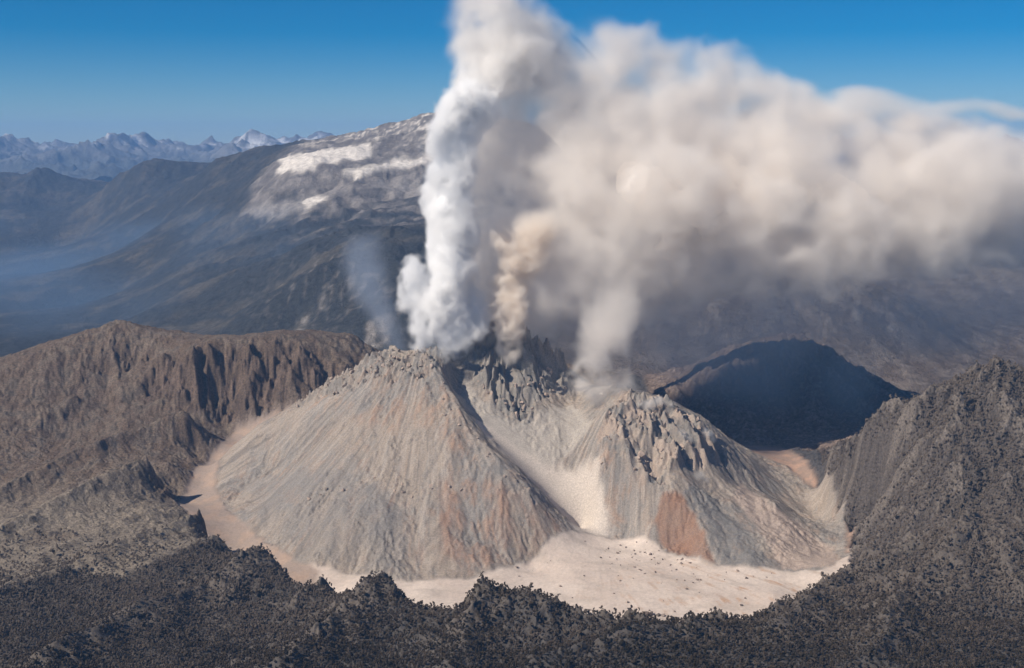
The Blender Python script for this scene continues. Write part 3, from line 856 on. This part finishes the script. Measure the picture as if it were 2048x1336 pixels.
def grid_object(name, dens, lo, voxel, mode, mat, thr=.5):
    n = dens.shape
    keep = dens > 0.004
    cut = []
    for k in range(3):
        q = np.where(keep.any(tuple(j for j in range(3) if j != k)))[0]
        cut.append((max(q[0] - 1, 0), min(q[-1] + 2, n[k])))
    dens = dens[cut[0][0]:cut[0][1], cut[1][0]:cut[1][1], cut[2][0]:cut[2][1]]
    lo = np.array(lo) + voxel * np.array([c[0] for c in cut])
    n = dens.shape
    hi = lo + voxel * (np.array(n) - 1)
    me = bpy.data.meshes.new(name)
    me.vertices.add(dens.size)
    a = me.attributes.new('dens', 'FLOAT', 'POINT'); a.data.foreach_set('value', np.ascontiguousarray(dens, f32).ravel())
    if mode == 'volume':
        src = bpy.data.objects.new(name + '_grid', me)      # holds the numbers only; it is in no scene
        o = link(name, bpy.data.volumes.new(name), mat)
    else:
        src = None
        o = link(name, me)
    md = o.modifiers.new('density', 'NODES')
    md.node_group = density_group(name, tuple(map(float, lo)), tuple(map(float, hi)), n, mode, thr, mat, src)
    print(name, n, dens.size)
    if mode == 'mesh':
        dg = bpy.context.evaluated_depsgraph_get(); dg.update()
        m2 = bpy.data.meshes.new_from_object(o.evaluated_get(dg))
        bpy.data.objects.remove(o); bpy.data.meshes.remove(me)
        m2.name = name
        nv, ne = len(m2.vertices), len(m2.edges)
        e = np.zeros(ne * 2, np.int32); m2.edges.foreach_get('vertices', e); e = e.reshape(-1, 2)
        lab = np.arange(nv)
        while True:
            old = lab.copy()
            mn = np.minimum(lab[e[:, 0]], lab[e[:, 1]])
            np.minimum.at(lab, e[:, 0], mn); np.minimum.at(lab, e[:, 1], mn)
            lab = lab[lab]
            if (lab == old).all(): break
        big = np.bincount(lab).argmax() if nv else 0
        if nv and (lab != big).any():
            import bmesh
            bm = bmesh.new(); bm.from_mesh(m2); bm.verts.ensure_lookup_table()
            bmesh.ops.delete(bm, geom=[bm.verts[i] for i in np.where(lab != big)[0]], context='VERTS')
            bm.to_mesh(m2); bm.free()
        m2.materials.clear(); m2.materials.append(mat)
        m2.polygons.foreach_set('use_smooth', np.ones(len(m2.polygons), bool))
        print('  core faces', len(m2.polygons))
        o = link(name, m2)
    return o


def vapour_material(name, color, density, aniso=0.2, absorb=None):
    m, t, out = nodes(name)
    v = t.nodes.new('ShaderNodeVolumePrincipled')
    v.inputs['Color'].default_value = (*color, 1)
    v.inputs['Density'].default_value = density
    v.inputs['Anisotropy'].default_value = aniso
    if absorb: v.inputs['Absorption Color'].default_value = (*absorb, 1)
    t.links.new(v.outputs[0], out.inputs['Volume'])
    return m


def puffs_px(rows, Y):
    out = []
    for r in rows:
        px, py, rad = r[:3]
        dy = r[3] if len(r) > 3 else 0
        s = r[4] if len(r) > 4 else (1, 1, 1)
        x, y, z = at(px, py, Y + dy)
        out.append((x, y, z, rad * (Y + dy) / F_PX, *s))
    return out


def plume(name, rows, Y, voxel, noises, soft, mat, label, warp=0, warp_cell=200, seed=1, k=30, core=None, core_mat=None, shape=None, cat='smoke', fade=None, curl=0):
    d, base, lo, n, gz = puff_field(puffs_px(rows, Y), voxel, noises, warp, warp_cell, seed, k, soft * .35)
    dens = smooth(-.35 * soft, .65 * soft, -d)
    if curl:
        q = noise3(n, lo, voxel, 95, seed + 31) + .6 * noise3(n, lo, voxel, 45, seed + 32)
        dens = dens * np.clip(.75 + curl * q, .12, 1)
    if fade:
        z0, z1 = at(1024, fade[0], Y)[2], at(1024, fade[1], Y)[2]
        dens = dens * smooth(z1, z0, gz)
    if shape is not None:
        dens = dens * shape(gz, base)
    root = None
    if core is not None:
        inner = np.clip(.5 - (d + core) / 60.0, 0, 1)
        if fade: inner = inner * (gz < z0 - core)
        root = grid_object(name, inner[::1], lo, voxel, 'mesh', core_mat)
        tag(root, label, cat)
        tag(grid_object('vapour', dens, lo, voxel, 'volume', mat)).parent = root
    else:
        root = tag(grid_object(name, dens, lo, voxel, 'volume', mat), label, cat)
    return root


STEAM = vapour_material('white_steam', (.998, .998, .998), .06, 0)
ASH = vapour_material('beige_ash', (.995, .967, .936), .0105, 0)
ASH_DENSE = vapour_material('brown_ash', (.985, .935, .875), .04, 0)
VEIL = vapour_material('thin_ash', (.98, .91, .85), .0019, 0)
FUME = vapour_material('blue_fume', (.72, .82, .97), .0035, .2)

def diffuse_mat(name, c):
    m, t, out = nodes(name)
    b = t.nodes.new('ShaderNodeBsdfDiffuse'); b.inputs['Color'].default_value = (*c, 1); b.inputs['Roughness'].default_value = 1
    t.links.new(b.outputs[0], out.inputs['Surface'])
    return m
STEAM_CORE = diffuse_mat('steam_body', (.96, .96, .96))
ASH_CORE = diffuse_mat('ash_body', (.84, .785, .735))
BROWN_CORE = diffuse_mat('ash_jet_body', (.74, .62, .51))

if VOLUMES:
    plume('steam_column',
          [(838,696,14),(842,680,18),(846,655,22),(842,625,24),(836,595,26),(826,570,28),(816,550,22),(850,600,18),
           (890,690,24),(915,680,24),(940,660,28),(935,620,34),(900,660,36),(910,620,42),(905,580,45),(905,535,48),(905,490,50),(908,450,50),(905,410,50),(905,375,44),(915,340,46),(918,300,46),(922,265,44),(928,232,42),(936,215,44),(950,205,40),(965,215,34)],
          5230, 6.0, [(110, 24, .6), (55, 20, .75), (26, 13, .8), (14, 7, .7)], 45, STEAM, 'bright white steam column rising from the left shoulder of the lava dome', 24, 120, 400, 12, core=52, core_mat=STEAM_CORE)
    plume('ash_cloud',
          [(1010,60,62,0),(985,25,38,0),(1015,5,32),(960,70,40),(1050,130,80),(1000,160,60),(1120,170,85),(1200,190,90),(1295,160,75),(1300,230,120),(1440,170,62),(1440,250,120),(1560,280,110),(1680,300,100),(1800,330,90,0,(1.5,1,1)),
           (1700,250,80,0,(1.5,1,.8)),(1800,250,60,0,(1.7,1,.7)),(1900,340,90,0,(1.4,1,.8)),(2000,350,80,0,(1.4,1,.8)),
           (1040,200,85),(1060,110,70),(1110,130,80),(1180,140,72),(1240,130,62),(1010,250,85),(1000,350,85),(1000,440,82),(990,530,72),(975,610,58),(965,660,44),(1060,600,62),(1110,560,85),(1200,560,85),(1300,560,80),(1050,260,95),(1150,310,130),(1290,350,150),(1430,370,165),(1560,390,160),(1690,390,150),(1830,390,130),(1960,380,110,0,(1.4,1,.9)),(2080,400,80,0,(1.5,1,.8)),(2220,395,75,0,(1.6,1,.8)),(2380,385,60,0,(1.8,1,.8)),
           (1010,330,70),(1020,410,70),(1040,480,70),(1080,540,60),(1130,430,110),(1250,480,125),(1370,480,125),(1500,480,115),(1620,470,105),(1740,490,60,0,(1.4,1,.8)),(1880,485,50,0,(1.6,1,.8)),(2010,480,48,0,(1.6,1,.8))],
          5400, 11.0, [(330, 55, .3), (150, 42, .5), (75, 34, .65), (38, 20, .65)], 85, ASH, 'huge beige ash cloud drifting to the right above the dome', 55, 300, 430, 40, core=240, core_mat=ASH_CORE, curl=.5)
    plume('ash_veil',
          [(1060,620,60),(1150,600,80),(1250,600,80),(1350,570,80),(1480,560,70,0,(1.3,1,.8)),(1600,550,60,0,(1.6,1,.6)),(1180,690,45),(1050,690,40),(1300,660,90),(1150,520,120),(1300,520,120),(1420,680,110,200),(1560,660,110,300),(1700,640,100,300,(1.4,1,.8)),(1850,620,100,300,(1.5,1,.8)),(2000,600,100,300,(1.5,1,.8)),(1500,760,80,300),(1700,760,80,300)],
          5700, 20.0, [(260, 60, .3), (110, 30, .3)], 240, VEIL, 'thin grey ash veil hanging under the ash cloud', 50, 300, 460, 40)
    plume('brown_ash_jet',
          [(1010,486,26),(1032,500,32),(1052,525,32),(1025,530,34),(1012,560,32),(1030,580,30),(1008,600,30),(1028,622,29),(1008,640,26),(1028,655,24),(1004,668,19),(1022,688,17),(1003,700,13),(1030,712,14),(1014,724,11),(1060,490,34),(1075,455,40),(1090,420,40)],
          5215, 5.0, [(80, 18, .6), (40, 18, .8), (20, 12, .85)], 42, ASH_DENSE, 'billowing brown ash jet above the central rock spine', 16, 90, 490, 10, core=48, core_mat=BROWN_CORE, fade=(490, 410))
    plume('dust_plume',
          [(1250,560,62),(1235,600,56),(1222,635,52),(1210,665,48),(1202,690,46),(1192,715,44),(1182,740,40),(1172,760,34),(1200,770,34),(1228,768,26),(1150,738,24),(1160,775,30),(1195,795,34),(1188,822,28),(1235,790,22)],
          5130, 6.0, [(110, 30, .5), (50, 20, .7), (24, 11, .7)], 70, vapour_material('pale_dust', (.988, .957, .925), .017, 0), 'pale dust plume rising from the saddle left of the right dome', 18, 110, 520, 12, core=46, core_mat=ASH_CORE, fade=(750, 530))
    plume('blue_fume',
          [(735,540,40),(745,580,35),(760,620,30),(775,655,24),(790,690,18),(720,500,45)],
          5500, 14.0, [(120, 30, .3), (50, 16, .3)], 90, FUME, 'faint blue fume drifting left of the steam column', 30, 150, 540, 20)
    mist = plume('valley_mist',
          [(-150,600,110,0,(1.5,3,.6)),(50,590,105,0,(1.5,3,.6)),(220,600,95,0,(1.5,3,.6)),(380,600,75,-500,(1.4,3,.6)),(120,650,90,-2500,(1.6,2.5,.6)),(120,520,70,3000,(2,3,.5)),(330,620,70,-3000,(1.4,2,.7)),(480,560,80,-1500,(1.3,2,.8)),(600,520,75,-2500,(1.2,1.6,.8)),(300,470,80,3000,(1.6,2.5,.6)),(480,480,70,0,(1.4,2,.7)),(-50,440,80,8000,(2,2.5,.6)),(620,600,60,-4500,(1.2,1.5,.8)),(420,430,70,1500,(1.4,2,.6)),(560,450,60,-800,(1.3,1.5,.6))],
          14500, 110.0, [(1500, 130, .2)], 420, vapour_material('mist', (.36, .62, 1.0), .00015, .1), 'pale blue mist lying low over the forested valley at the left', 150, 2500, 700, 200)
    mist['kind'] = 'stuff'
    plume('ash_streamer',
          [(1640,225,34,0,(1.8,1,.9)),(1740,205,38,0,(1.9,1,.8)),(1830,222,30,0,(2.2,1,.8)),(1890,212,22,0,(2.6,1,.7)),(1970,210,17,0,(3,1,.7)),(2050,222,15,0,(3,1,.7)),(1800,240,28,0,(2,1,.6)),(2150,235,18,0,(3,1,.7))],
          5400, 10.0, [(120, 12, .2), (50, 8, .4)], 45, ASH, 'thin beige ash streamer trailing off the top of the cloud at the right', 30, 200, 620, 20)
    plume('steam_billow',
          [(1000,20,36),(970,35,34),(950,75,30),(985,75,50),(1030,60,46),(960,110,34),(1010,125,60),(1060,105,50),(990,165,50),(960,175,44)],
          5350, 8.0, [(130, 26, .5), (60, 20, .7), (28, 13, .8), (15, 6, .7)], 60, vapour_material('grey_steam', (.99, .983, .975), .028, 0), 'greyish white steam billow at the top edge above the steam column', 30, 160, 640, 16, core=75, core_mat=ASH_CORE)
    for i, (rows, Yp, lab) in enumerate([
            ([(1385,955,9),(1398,948,8),(1375,962,7),(1410,958,5)], 4790, 'small white steam puff on the right flank of the dome, below the crags'),
            ([(1370,875,7),(1362,868,5),(1380,884,6)], 4880, 'wispy steam puff among the crags of the right dome'),
            ([(1420,868,8),(1428,880,6),(1412,860,6)], 4960, 'thin steam puff on the shaded right edge of the crags'),
            ([(1300,812,12),(1320,806,10),(1280,808,9),(1340,815,8)], 4990, 'low dusty steam puff lying along the top of the right dome'),
            ([(880,712,14),(890,722,10),(868,706,9)], 5150, 'bluish white steam puff at the notch left of the rock spine')]):
        plume('steam_puff', rows, Yp, 4.0, [(30, 10, .6), (14, 6, .6)], 22, vapour_material('puff', (.97, .97, .97), .022, .1), lab, 8, 50, 560 + 9 * i, 6)

# ------------------------------------------------------------------ trees
rng = np.random.default_rng(7)


def foliage_material():
    m, t, out = nodes('ash_dusted_foliage')
    N = t.nodes.new; L = t.links.new
    oi = N('ShaderNodeObjectInfo')
    n = N('ShaderNodeTexNoise'); n.inputs['Scale'].default_value = 1 / 330; n.inputs['Detail'].default_value = 5; n.inputs['Roughness'].default_value = .65
    L(oi.outputs['Location'], n.inputs['Vector'])
    sep = N('ShaderNodeSeparateXYZ'); L(oi.outputs['Location'], sep.inputs[0])
    # the ash fell thickest near the vents and thins out towards the camera
    far_ = N('ShaderNodeMapRange'); far_.inputs['From Min'].default_value = 2750; far_.inputs['From Max'].default_value = 3900; far_.inputs['To Min'].default_value = -.36; far_.inputs['To Max'].default_value = .3
    L(sep.outputs['Y'], far_.inputs['Value'])
    a1 = N('ShaderNodeMath'); a1.operation = 'ADD'; L(n.outputs['Fac'], a1.inputs[0]); L(far_.outputs[0], a1.inputs[1])
    rd = N('ShaderNodeMath'); rd.operation = 'MULTIPLY_ADD'; rd.inputs[1].default_value = .5; L(oi.outputs['Random'], rd.inputs[0]); L(a1.outputs[0], rd.inputs[2])
    ramp = N('ShaderNodeValToRGB'); e = ramp.color_ramp.elements
    e[0].position = .25; e[0].color = (.032, .028, .020, 1); e[1].position = 1.15; e[1].color = (.15, .122, .10, 1)
    k = ramp.color_ramp.elements.new(.6); k.color = (.064, .050, .038, 1)
    e[-1].position = 1.0
    L(rd.outputs[0], ramp.inputs[0])
    att = N('ShaderNodeAttribute'); att.attribute_name = 'clump'
    mr = N('ShaderNodeMapRange'); mr.inputs['To Min'].default_value = .78; mr.inputs['To Max'].default_value = 1.3
    L(att.outputs['Fac'], mr.inputs['Value'])
    mul = N('ShaderNodeVectorMath'); mul.operation = 'SCALE'; L(ramp.outputs[0], mul.inputs[0]); L(mr.outputs[0], mul.inputs['Scale'])
    d = N('ShaderNodeBsdfDiffuse'); L(mul.outputs[0], d.inputs['Color'])
    L(d.outputs[0], out.inputs['Surface'])
    return m


FOL = foliage_material()
BARK = diffuse_mat('ashen_bark', (.13, .115, .105))


def crown_mesh(seed, tall, nclump=110, wide=1.0):
    r = np.random.default_rng(seed)
    vs_, fs, cl = [], [], []
    lobes = [(r.normal(0, 1.3) * wide, r.normal(0, 1.3) * wide, r.uniform(.4, .95) * tall, r.uniform(1.1, 2.3) * wide) for _ in range(6)]
    ico = np.array([(0, 0, -1), (.72, -.53, -.45), (-.28, -.85, -.45), (-.89, 0, -.45), (-.28, .85, -.45), (.72, .53, -.45), (.28, -.85, .45), (-.72, -.53, .45), (-.72, .53, .45), (.28, .85, .45), (.89, 0, .45), (0, 0, 1)])
    icf = [(0, 1, 2), (1, 0, 5), (0, 2, 3), (0, 3, 4), (0, 4, 5), (1, 5, 10), (2, 1, 6), (3, 2, 7), (4, 3, 8), (5, 4, 9), (1, 10, 6), (2, 6, 7), (3, 7, 8), (4, 8, 9), (5, 9, 10), (6, 10, 11), (7, 6, 11), (8, 7, 11), (9, 8, 11), (10, 9, 11)]
    for lx, ly, lz, lr in lobes:
        i = len(vs_)
        vs_ += [tuple(np.array([lx, ly, lz]) + q * lr * .82 * r.uniform(.85, 1.1)) for q in ico]
        fs += [tuple(i + q for q in t3[::-1]) for t3 in icf]
        cl += [.3] * 12
    for k in range(nclump):
        lx, ly, lz, lr = lobes[k % 6]
        d = r.normal(size=3); d /= np.linalg.norm(d)
        if d[2] < -.5: d[2] *= -1
        c = np.array([lx, ly, lz]) + d * lr * r.uniform(.7, 1.05)
        s = r.uniform(.35, .8)
        nrm = d + r.normal(0, .45, 3); nrm /= np.linalg.norm(nrm)
        a = np.cross(nrm, r.normal(size=3)); a /= np.linalg.norm(a); b = np.cross(nrm, a)
        i = len(vs_)
        vs_ += [tuple(c + a * s * 1.2), tuple(c + b * s), tuple(c - a * s), tuple(c - b * s * 1.1), tuple(c + nrm * s * .55)]
        fs += [(i, i + 1, i + 4), (i + 1, i + 2, i + 4), (i + 2, i + 3, i + 4), (i + 3, i, i + 4)]
        cl += [float(r.random())] * 5
    me = bpy.data.meshes.new('crown'); me.from_pydata(vs_, [], fs)
    at_ = me.attributes.new('clump', 'FLOAT', 'POINT'); at_.data.foreach_set('value', np.array(cl, f32))
    me.materials.append(FOL)
    return me


def tube(vs_, fs, p, q, r0, r1, n=5):
    p = np.array(p, float); q = np.array(q, float); d = q - p; d /= np.linalg.norm(d)
    a = np.cross(d, (1, .3, 0.1)); a /= np.linalg.norm(a); b = np.cross(d, a)
    i = len(vs_)
    for c, rr in ((p, r0), (q, r1)):
        for k in range(n):
            t = 2 * math.pi * k / n
            vs_.append(tuple(c + rr * (math.cos(t) * a + math.sin(t) * b)))
    for k in range(n):
        fs.append((i + k, i + (k + 1) % n, i + n + (k + 1) % n, i + n + k))


def trunk_mesh(seed, tall):
    r = np.random.default_rng(seed + 99)
    vs_, fs = [], []
    top = (r.normal(0, .3), r.normal(0, .3), tall * .8)
    tube(vs_, fs, (0, 0, -2.5), top, .38, .12)
    for k in range(4):
        z = tall * r.uniform(.35, .7); t = r.uniform(0, 6.28)
        tube(vs_, fs, (0, 0, z), (1.9 * math.cos(t), 1.9 * math.sin(t), z + 1.8), .15, .05, 4)
    me = bpy.data.meshes.new('trunk'); me.from_pydata(vs_, [], fs); me.materials.append(BARK)
    return me


KINDS_T = [(crown_mesh(1, 8.5), trunk_mesh(1, 8.5)), (crown_mesh(2, 10.5), trunk_mesh(2, 10.5)), (crown_mesh(3, 12.5, 60, .62), trunk_mesh(3, 12.5)), (crown_mesh(4, 7.0, 120, 1.15), trunk_mesh(4, 7.0))]

# where trees grow
sp = 9.2
gxx, gyy = np.meshgrid(np.arange(-2300, 2350, sp), np.arange(2600, 5700, sp))
tx = (gxx + rng.uniform(-.48, .48, gxx.shape) * sp).ravel(); ty = (gyy + rng.uniform(-.48, .48, gxx.shape) * sp).ravel()
ok = np.abs(tx / ty) < .53
tx, ty = tx[ok], ty[ok]
wood = near.sample(fore, tx, ty) + near.sample(hill, tx, ty)
rim_w = near.sample(rim * smooth(4500, 4050, near.Y + 250 * n_near), tx, ty)
sl = near.sample(slope_near, tx, ty)
keepp = smooth(.35, .7, wood) * .97 + rim_w * .3
keepp *= 1 - .9 * smooth(2.8, 3.6, sl)
keepp *= 1 - .6 * smooth(.05, .65, near.sample(hollow, tx, ty))
keepp *= 1 - .4 * smooth(14, 50, near.sample(spur_near, tx, ty))
ok = rng.random(len(tx)) < keepp
tx, ty = tx[ok], ty[ok]
tz = near.sample(near.h, tx, ty)
# leave out what no line of sight from about here could meet
srow = (near.h - CAM_Z) / near.Y
cmx = np.maximum.accumulate(srow, 0)
vis = (tz + 60 - CAM_Z) / ty > near.sample(cmx, tx, ty * .997)
tx, ty, tz = tx[vis], ty[vis], tz[vis]
ts = rng.lognormal(0, .22, len(tx)) * np.where(rng.random(len(tx)) < .08, 1.35, 1.0) * 1.18
tk = rng.integers(0, 4, len(tx)); tr = rng.uniform(0, 6.283, len(tx))
print('trees', len(tx))
# the 300 that show largest stand as trees of their own
u_, s_ = tx / ty, (tz - CAM_Z) / ty
dep = ty * CP - (tz - CAM_Z) * SP
fpx = 1024 + F_PX * tx / dep; fpy = 668 - F_PX * ((tz + 6 - CAM_Z) * CP + ty * SP) / dep
see = (fpx > 8) & (fpx < 2040) & (fpy < 1326) & ((tz + 8 - CAM_Z) / ty > near.sample(cmx, tx, ty * .999))
size = np.where(see, ts * np.array([8.5, 10.5, 12.5, 7.0])[tk] / dep, 0)
near_ids = np.argsort(-size)[:300]
mask = np.ones(len(tx), bool); mask[near_ids] = False
for n_, i in enumerate(near_ids):
    cr, tk_ = KINDS_T[tk[i]]
    root = bpy.data.objects.new('tree', None); COL.objects.link(root)
    root.location = (tx[i], ty[i], tz[i]); root.rotation_euler = (0, 0, tr[i]); root.scale = (ts[i],) * 3
    px = fpx[i]; py = fpy[i]
    tall_ = 'tall' if tk[i] == 2 else 'rounded' if tk[i] == 3 else 'bushy'
    spot = ['at the extreme left edge', 'a little in from the left edge', 'in the left quarter', 'left of the dark spur', 'beside the dark spur', 'left of the middle', 'in the middle', 'right of the middle', 'below the rock outcrop', 'right of the rock outcrop', 'in the right quarter', 'a little in from the right edge', 'at the extreme right edge'][min(int(px / 2048 * 13), 12)]
    row = 'touching the bottom edge' if py > 1296 else 'just above the bottom edge' if py > 1262 else 'higher up the slope'
    where = ('on the slope in the bottom left corner' if px < 420 else 'on the dark spur' if px < 820 else 'at the bottom centre of the ridge' if px < 1240
             else 'on the near slope right of bottom centre' if px < 1640 else 'on the slope in the bottom right corner')
    if py < 1250: where = 'on the crest before the pale fan' if 560 < px < 1640 else 'on the upper ridge slope'
    tag(root, ('large ' if ts[i] > 1.5 else '') + tall_ + ' tree ' + (where if py < 1250 else row) + ' ' + spot, 'tree', 'nearest ash-dusted trees on the foreground ridge')
    link('crown', cr, parent=root); link('trunk', tk_, parent=root)

fx, fy, fz, fs_, fk, fr = tx[mask], ty[mask], tz[mask], ts[mask], tk[mask], tr[mask]
me = bpy.data.meshes.new('forest')
me.vertices.add(len(fx)); me.vertices.foreach_set('co', np.stack([fx, fy, fz], -1).astype(f32).ravel())
for nm, val, ty_ in (('size', fs_, 'FLOAT'), ('turn', fr, 'FLOAT'), ('sort', fk, 'INT')):
    a = me.attributes.new(nm, ty_, 'POINT'); a.data.foreach_set('value', val.astype(f32 if ty_ == 'FLOAT' else np.int32))
forest = tag(link('forest', me), 'ash-dusted forest covering the foreground ridge and the hill at the right', 'forest', kind='stuff')
g = bpy.data.node_groups.new('forest', 'GeometryNodeTree')
g.interface.new_socket('Geometry', in_out='INPUT', socket_type='NodeSocketGeometry'); g.interface.new_socket('Geometry', in_out='OUTPUT', socket_type='NodeSocketGeometry')
N = g.nodes.new; L = g.links.new
gi = N('NodeGroupInput'); go = N('NodeGroupOutput'); jn = N('GeometryNodeJoinGeometry')
def named(nm, ty_):
    a = N('GeometryNodeInputNamedAttribute'); a.data_type = ty_; a.inputs['Name'].default_value = nm
    return a.outputs[0]
rot = N('ShaderNodeCombineXYZ'); L(named('turn', 'FLOAT'), rot.inputs[2])
for k in range(4):
    cr, tk_ = KINDS_T[k]
    proto = bpy.data.objects.new('forest_tree', cr)
    inf = N('GeometryNodeObjectInfo'); inf.inputs['Object'].default_value = proto
    cmp_ = N('FunctionNodeCompare'); cmp_.data_type = 'INT'; cmp_.operation = 'EQUAL'
    L(named('sort', 'INT'), cmp_.inputs[2]); cmp_.inputs[3].default_value = k
    ip = N('GeometryNodeInstanceOnPoints')
    L(gi.outputs[0], ip.inputs['Points']); L(cmp_.outputs[0], ip.inputs['Selection']); L(inf.outputs['Geometry'], ip.inputs['Instance'])
    L(rot.outputs[0], ip.inputs['Rotation']); L(named('size', 'FLOAT'), ip.inputs['Scale'])
    L(ip.outputs[0], jn.inputs[0])
L(jn.outputs[0], go.inputs[0])
md = forest.modifiers.new('trees', 'NODES'); md.node_group = g

# ------------------------------------------------------------------ rocks
def rock_mesh(seed, n=13, sq=(1, 1, .75)):
    import bmesh
    r = np.random.default_rng(seed)
    bm = bmesh.new()
    for _ in range(n):
        d = r.normal(size=3); d /= np.linalg.norm(d); d *= r.uniform(.8, 1.1)
        bm.verts.new(tuple(d * np.array(sq)))
    res = bmesh.ops.convex_hull(bm, input=bm.verts)
    bmesh.ops.delete(bm, geom=[v for v in bm.verts if not v.link_faces], context='VERTS')
    me = bpy.data.meshes.new('rock'); bm.to_mesh(me); bm.free()
    return me


def rock_mat(name, a, b):
    m, t, out = nodes(name)
    oi = t.nodes.new('ShaderNodeObjectInfo'); geo = t.nodes.new('ShaderNodeNewGeometry')
    n = t.nodes.new('ShaderNodeTexNoise'); n.inputs['Scale'].default_value = .25; n.inputs['Detail'].default_value = 6
    t.links.new(geo.outputs['Position'], n.inputs['Vector'])
    ad = t.nodes.new('ShaderNodeMath'); ad.operation = 'MULTIPLY_ADD'; ad.inputs[1].default_value = .6
    t.links.new(oi.outputs['Random'], ad.inputs[0]); t.links.new(n.outputs['Fac'], ad.inputs[2])
    rp = t.nodes.new('ShaderNodeValToRGB'); rp.color_ramp.elements[0].position = .4; rp.color_ramp.elements[0].color = (*a, 1); rp.color_ramp.elements[1].position = 1; rp.color_ramp.elements[1].color = (*b, 1)
    t.links.new(ad.outputs[0], rp.inputs[0])
    d = t.nodes.new('ShaderNodeBsdfDiffuse'); t.links.new(rp.outputs[0], d.inputs['Color']); t.links.new(d.outputs[0], out.inputs['Surface'])
    return m


BOULDER = rock_mat('boulder_stone', (.11, .095, .085), (.27, .22, .19))
CRAG = rock_mat('crag_stone', (.21, .18, .16), (.43, .335, .275))
boulders = [rock_mesh(20 + k) for k in range(5)]
for b in boulders: b.materials.append(BOULDER)
crags = [rock_mesh(40 + k, 14, (1, .9, 1.15)) for k in range(6)]
for b in crags: b.materials.append(CRAG)

# boulders scattered on the debris fan
fan_ctr = near.hit(1310, 1120)
k = 0
while k < 110:
    px = rng.uniform(960, 1560); py = rng.uniform(1075, 1225)
    w = math.exp(-((px - 1330) / 130) ** 2 - ((py - 1115) / 40) ** 2)
    if rng.random() > .12 + w: continue
    p = near.hit(px, py)
    if near.sample(floor_, np.array([p[0]]), np.array([p[1]]))[0] < .9: continue
    s = rng.lognormal(math.log(3.6), .4)
    z = float(near.sample(near.h, np.array([p[0]]), np.array([p[1]]))[0])
    o = link('boulder', boulders[k % 5]); o.location = (p[0], p[1], z + s * .25); o.rotation_euler = (rng.uniform(-.4, .4), rng.uniform(-.4, .4), rng.uniform(0, 6.28)); o.scale = (s, s * rng.uniform(.7, 1), s)
    place = (['high on the fan', 'halfway down the fan', 'low on the fan near the forest'][0 if py < 1115 else 1 if py < 1165 else 2] + ' ' +
             ['below the left dome', 'below the left dome nose', 'below the gully mouth', 'below the right dome', 'below the rust scree', 'below the dark scree', 'below the pale right scree'][min(max(int((px - 960) / 88), 0), 6)])
    tag(o, ('large ' if s > 5 else 'small ' if s < 3 else 'middling ') + 'dark boulder ' + place, 'boulder', 'dark boulders on the pale debris fan')
    k += 1

# broken blocks along the dome's crests: pieces of the dome
def strew(mask_, count, smin, smax, seed):
    r = np.random.default_rng(seed)
    w = (mask_ * (near.Y > 4300)).ravel(); w = np.where(w > .4, w, 0)
    ids = r.choice(len(w), count, replace=False, p=w / w.sum())
    for i in ids:
        x, y, z = near.X.ravel()[i], near.Y.ravel()[i], near.h.ravel()[i]
        s = r.uniform(smin, smax) * (1.5 if r.random() < .12 else 1)
        o = link('rock', crags[r.integers(0, 6)], parent=OBJ['lava_dome'])
        o.location = (x, y, z + s * .1); o.rotation_euler = (r.uniform(-.5, .5), r.uniform(-.5, .5), r.uniform(0, 6.28)); o.scale = (s * r.uniform(.7, 1.2), s * r.uniform(.7, 1.2), s * r.uniform(.8, 1.3))
strew(crown_l, 150, 5, 12, 71)
strew(crown_r, 60, 6, 15, 72)
strew(spine_z, 45, 6, 12, 73)
strew(np.maximum(nose_z * dome, knob_z), 45, 3, 8, 74)

# bare rock knob standing on the foreground crest
knob = bpy.data.objects.new('rock_outcrop', None); COL.objects.link(knob)
kp = near.hit(1300, 1232)
knob.location = kp
tag(knob, 'bare dark rock outcrop rising from the foreground crest right of centre', 'rock outcrop')
for dx, dy, dz, s, st in [(-14, 0, 4, 20, (1.1, 1, 1)), (6, 4, 1, 14, (1, 1, 1)), (26, 2, -2, 13, (1.2, 1, .8)), (42, -2, -7, 12, (1.3, 1, .7)), (-32, 2, -6, 13, (1, 1, .8)), (58, -4, -12, 9, (1.3, 1, .7))]:
    o = link('rock', boulders[abs(int(dx)) % 5], parent=knob); o.location = (dx, dy, dz); o.scale = (s * st[0], s, s * st[2]); o.rotation_euler = (.2, .1 * dx, dx)
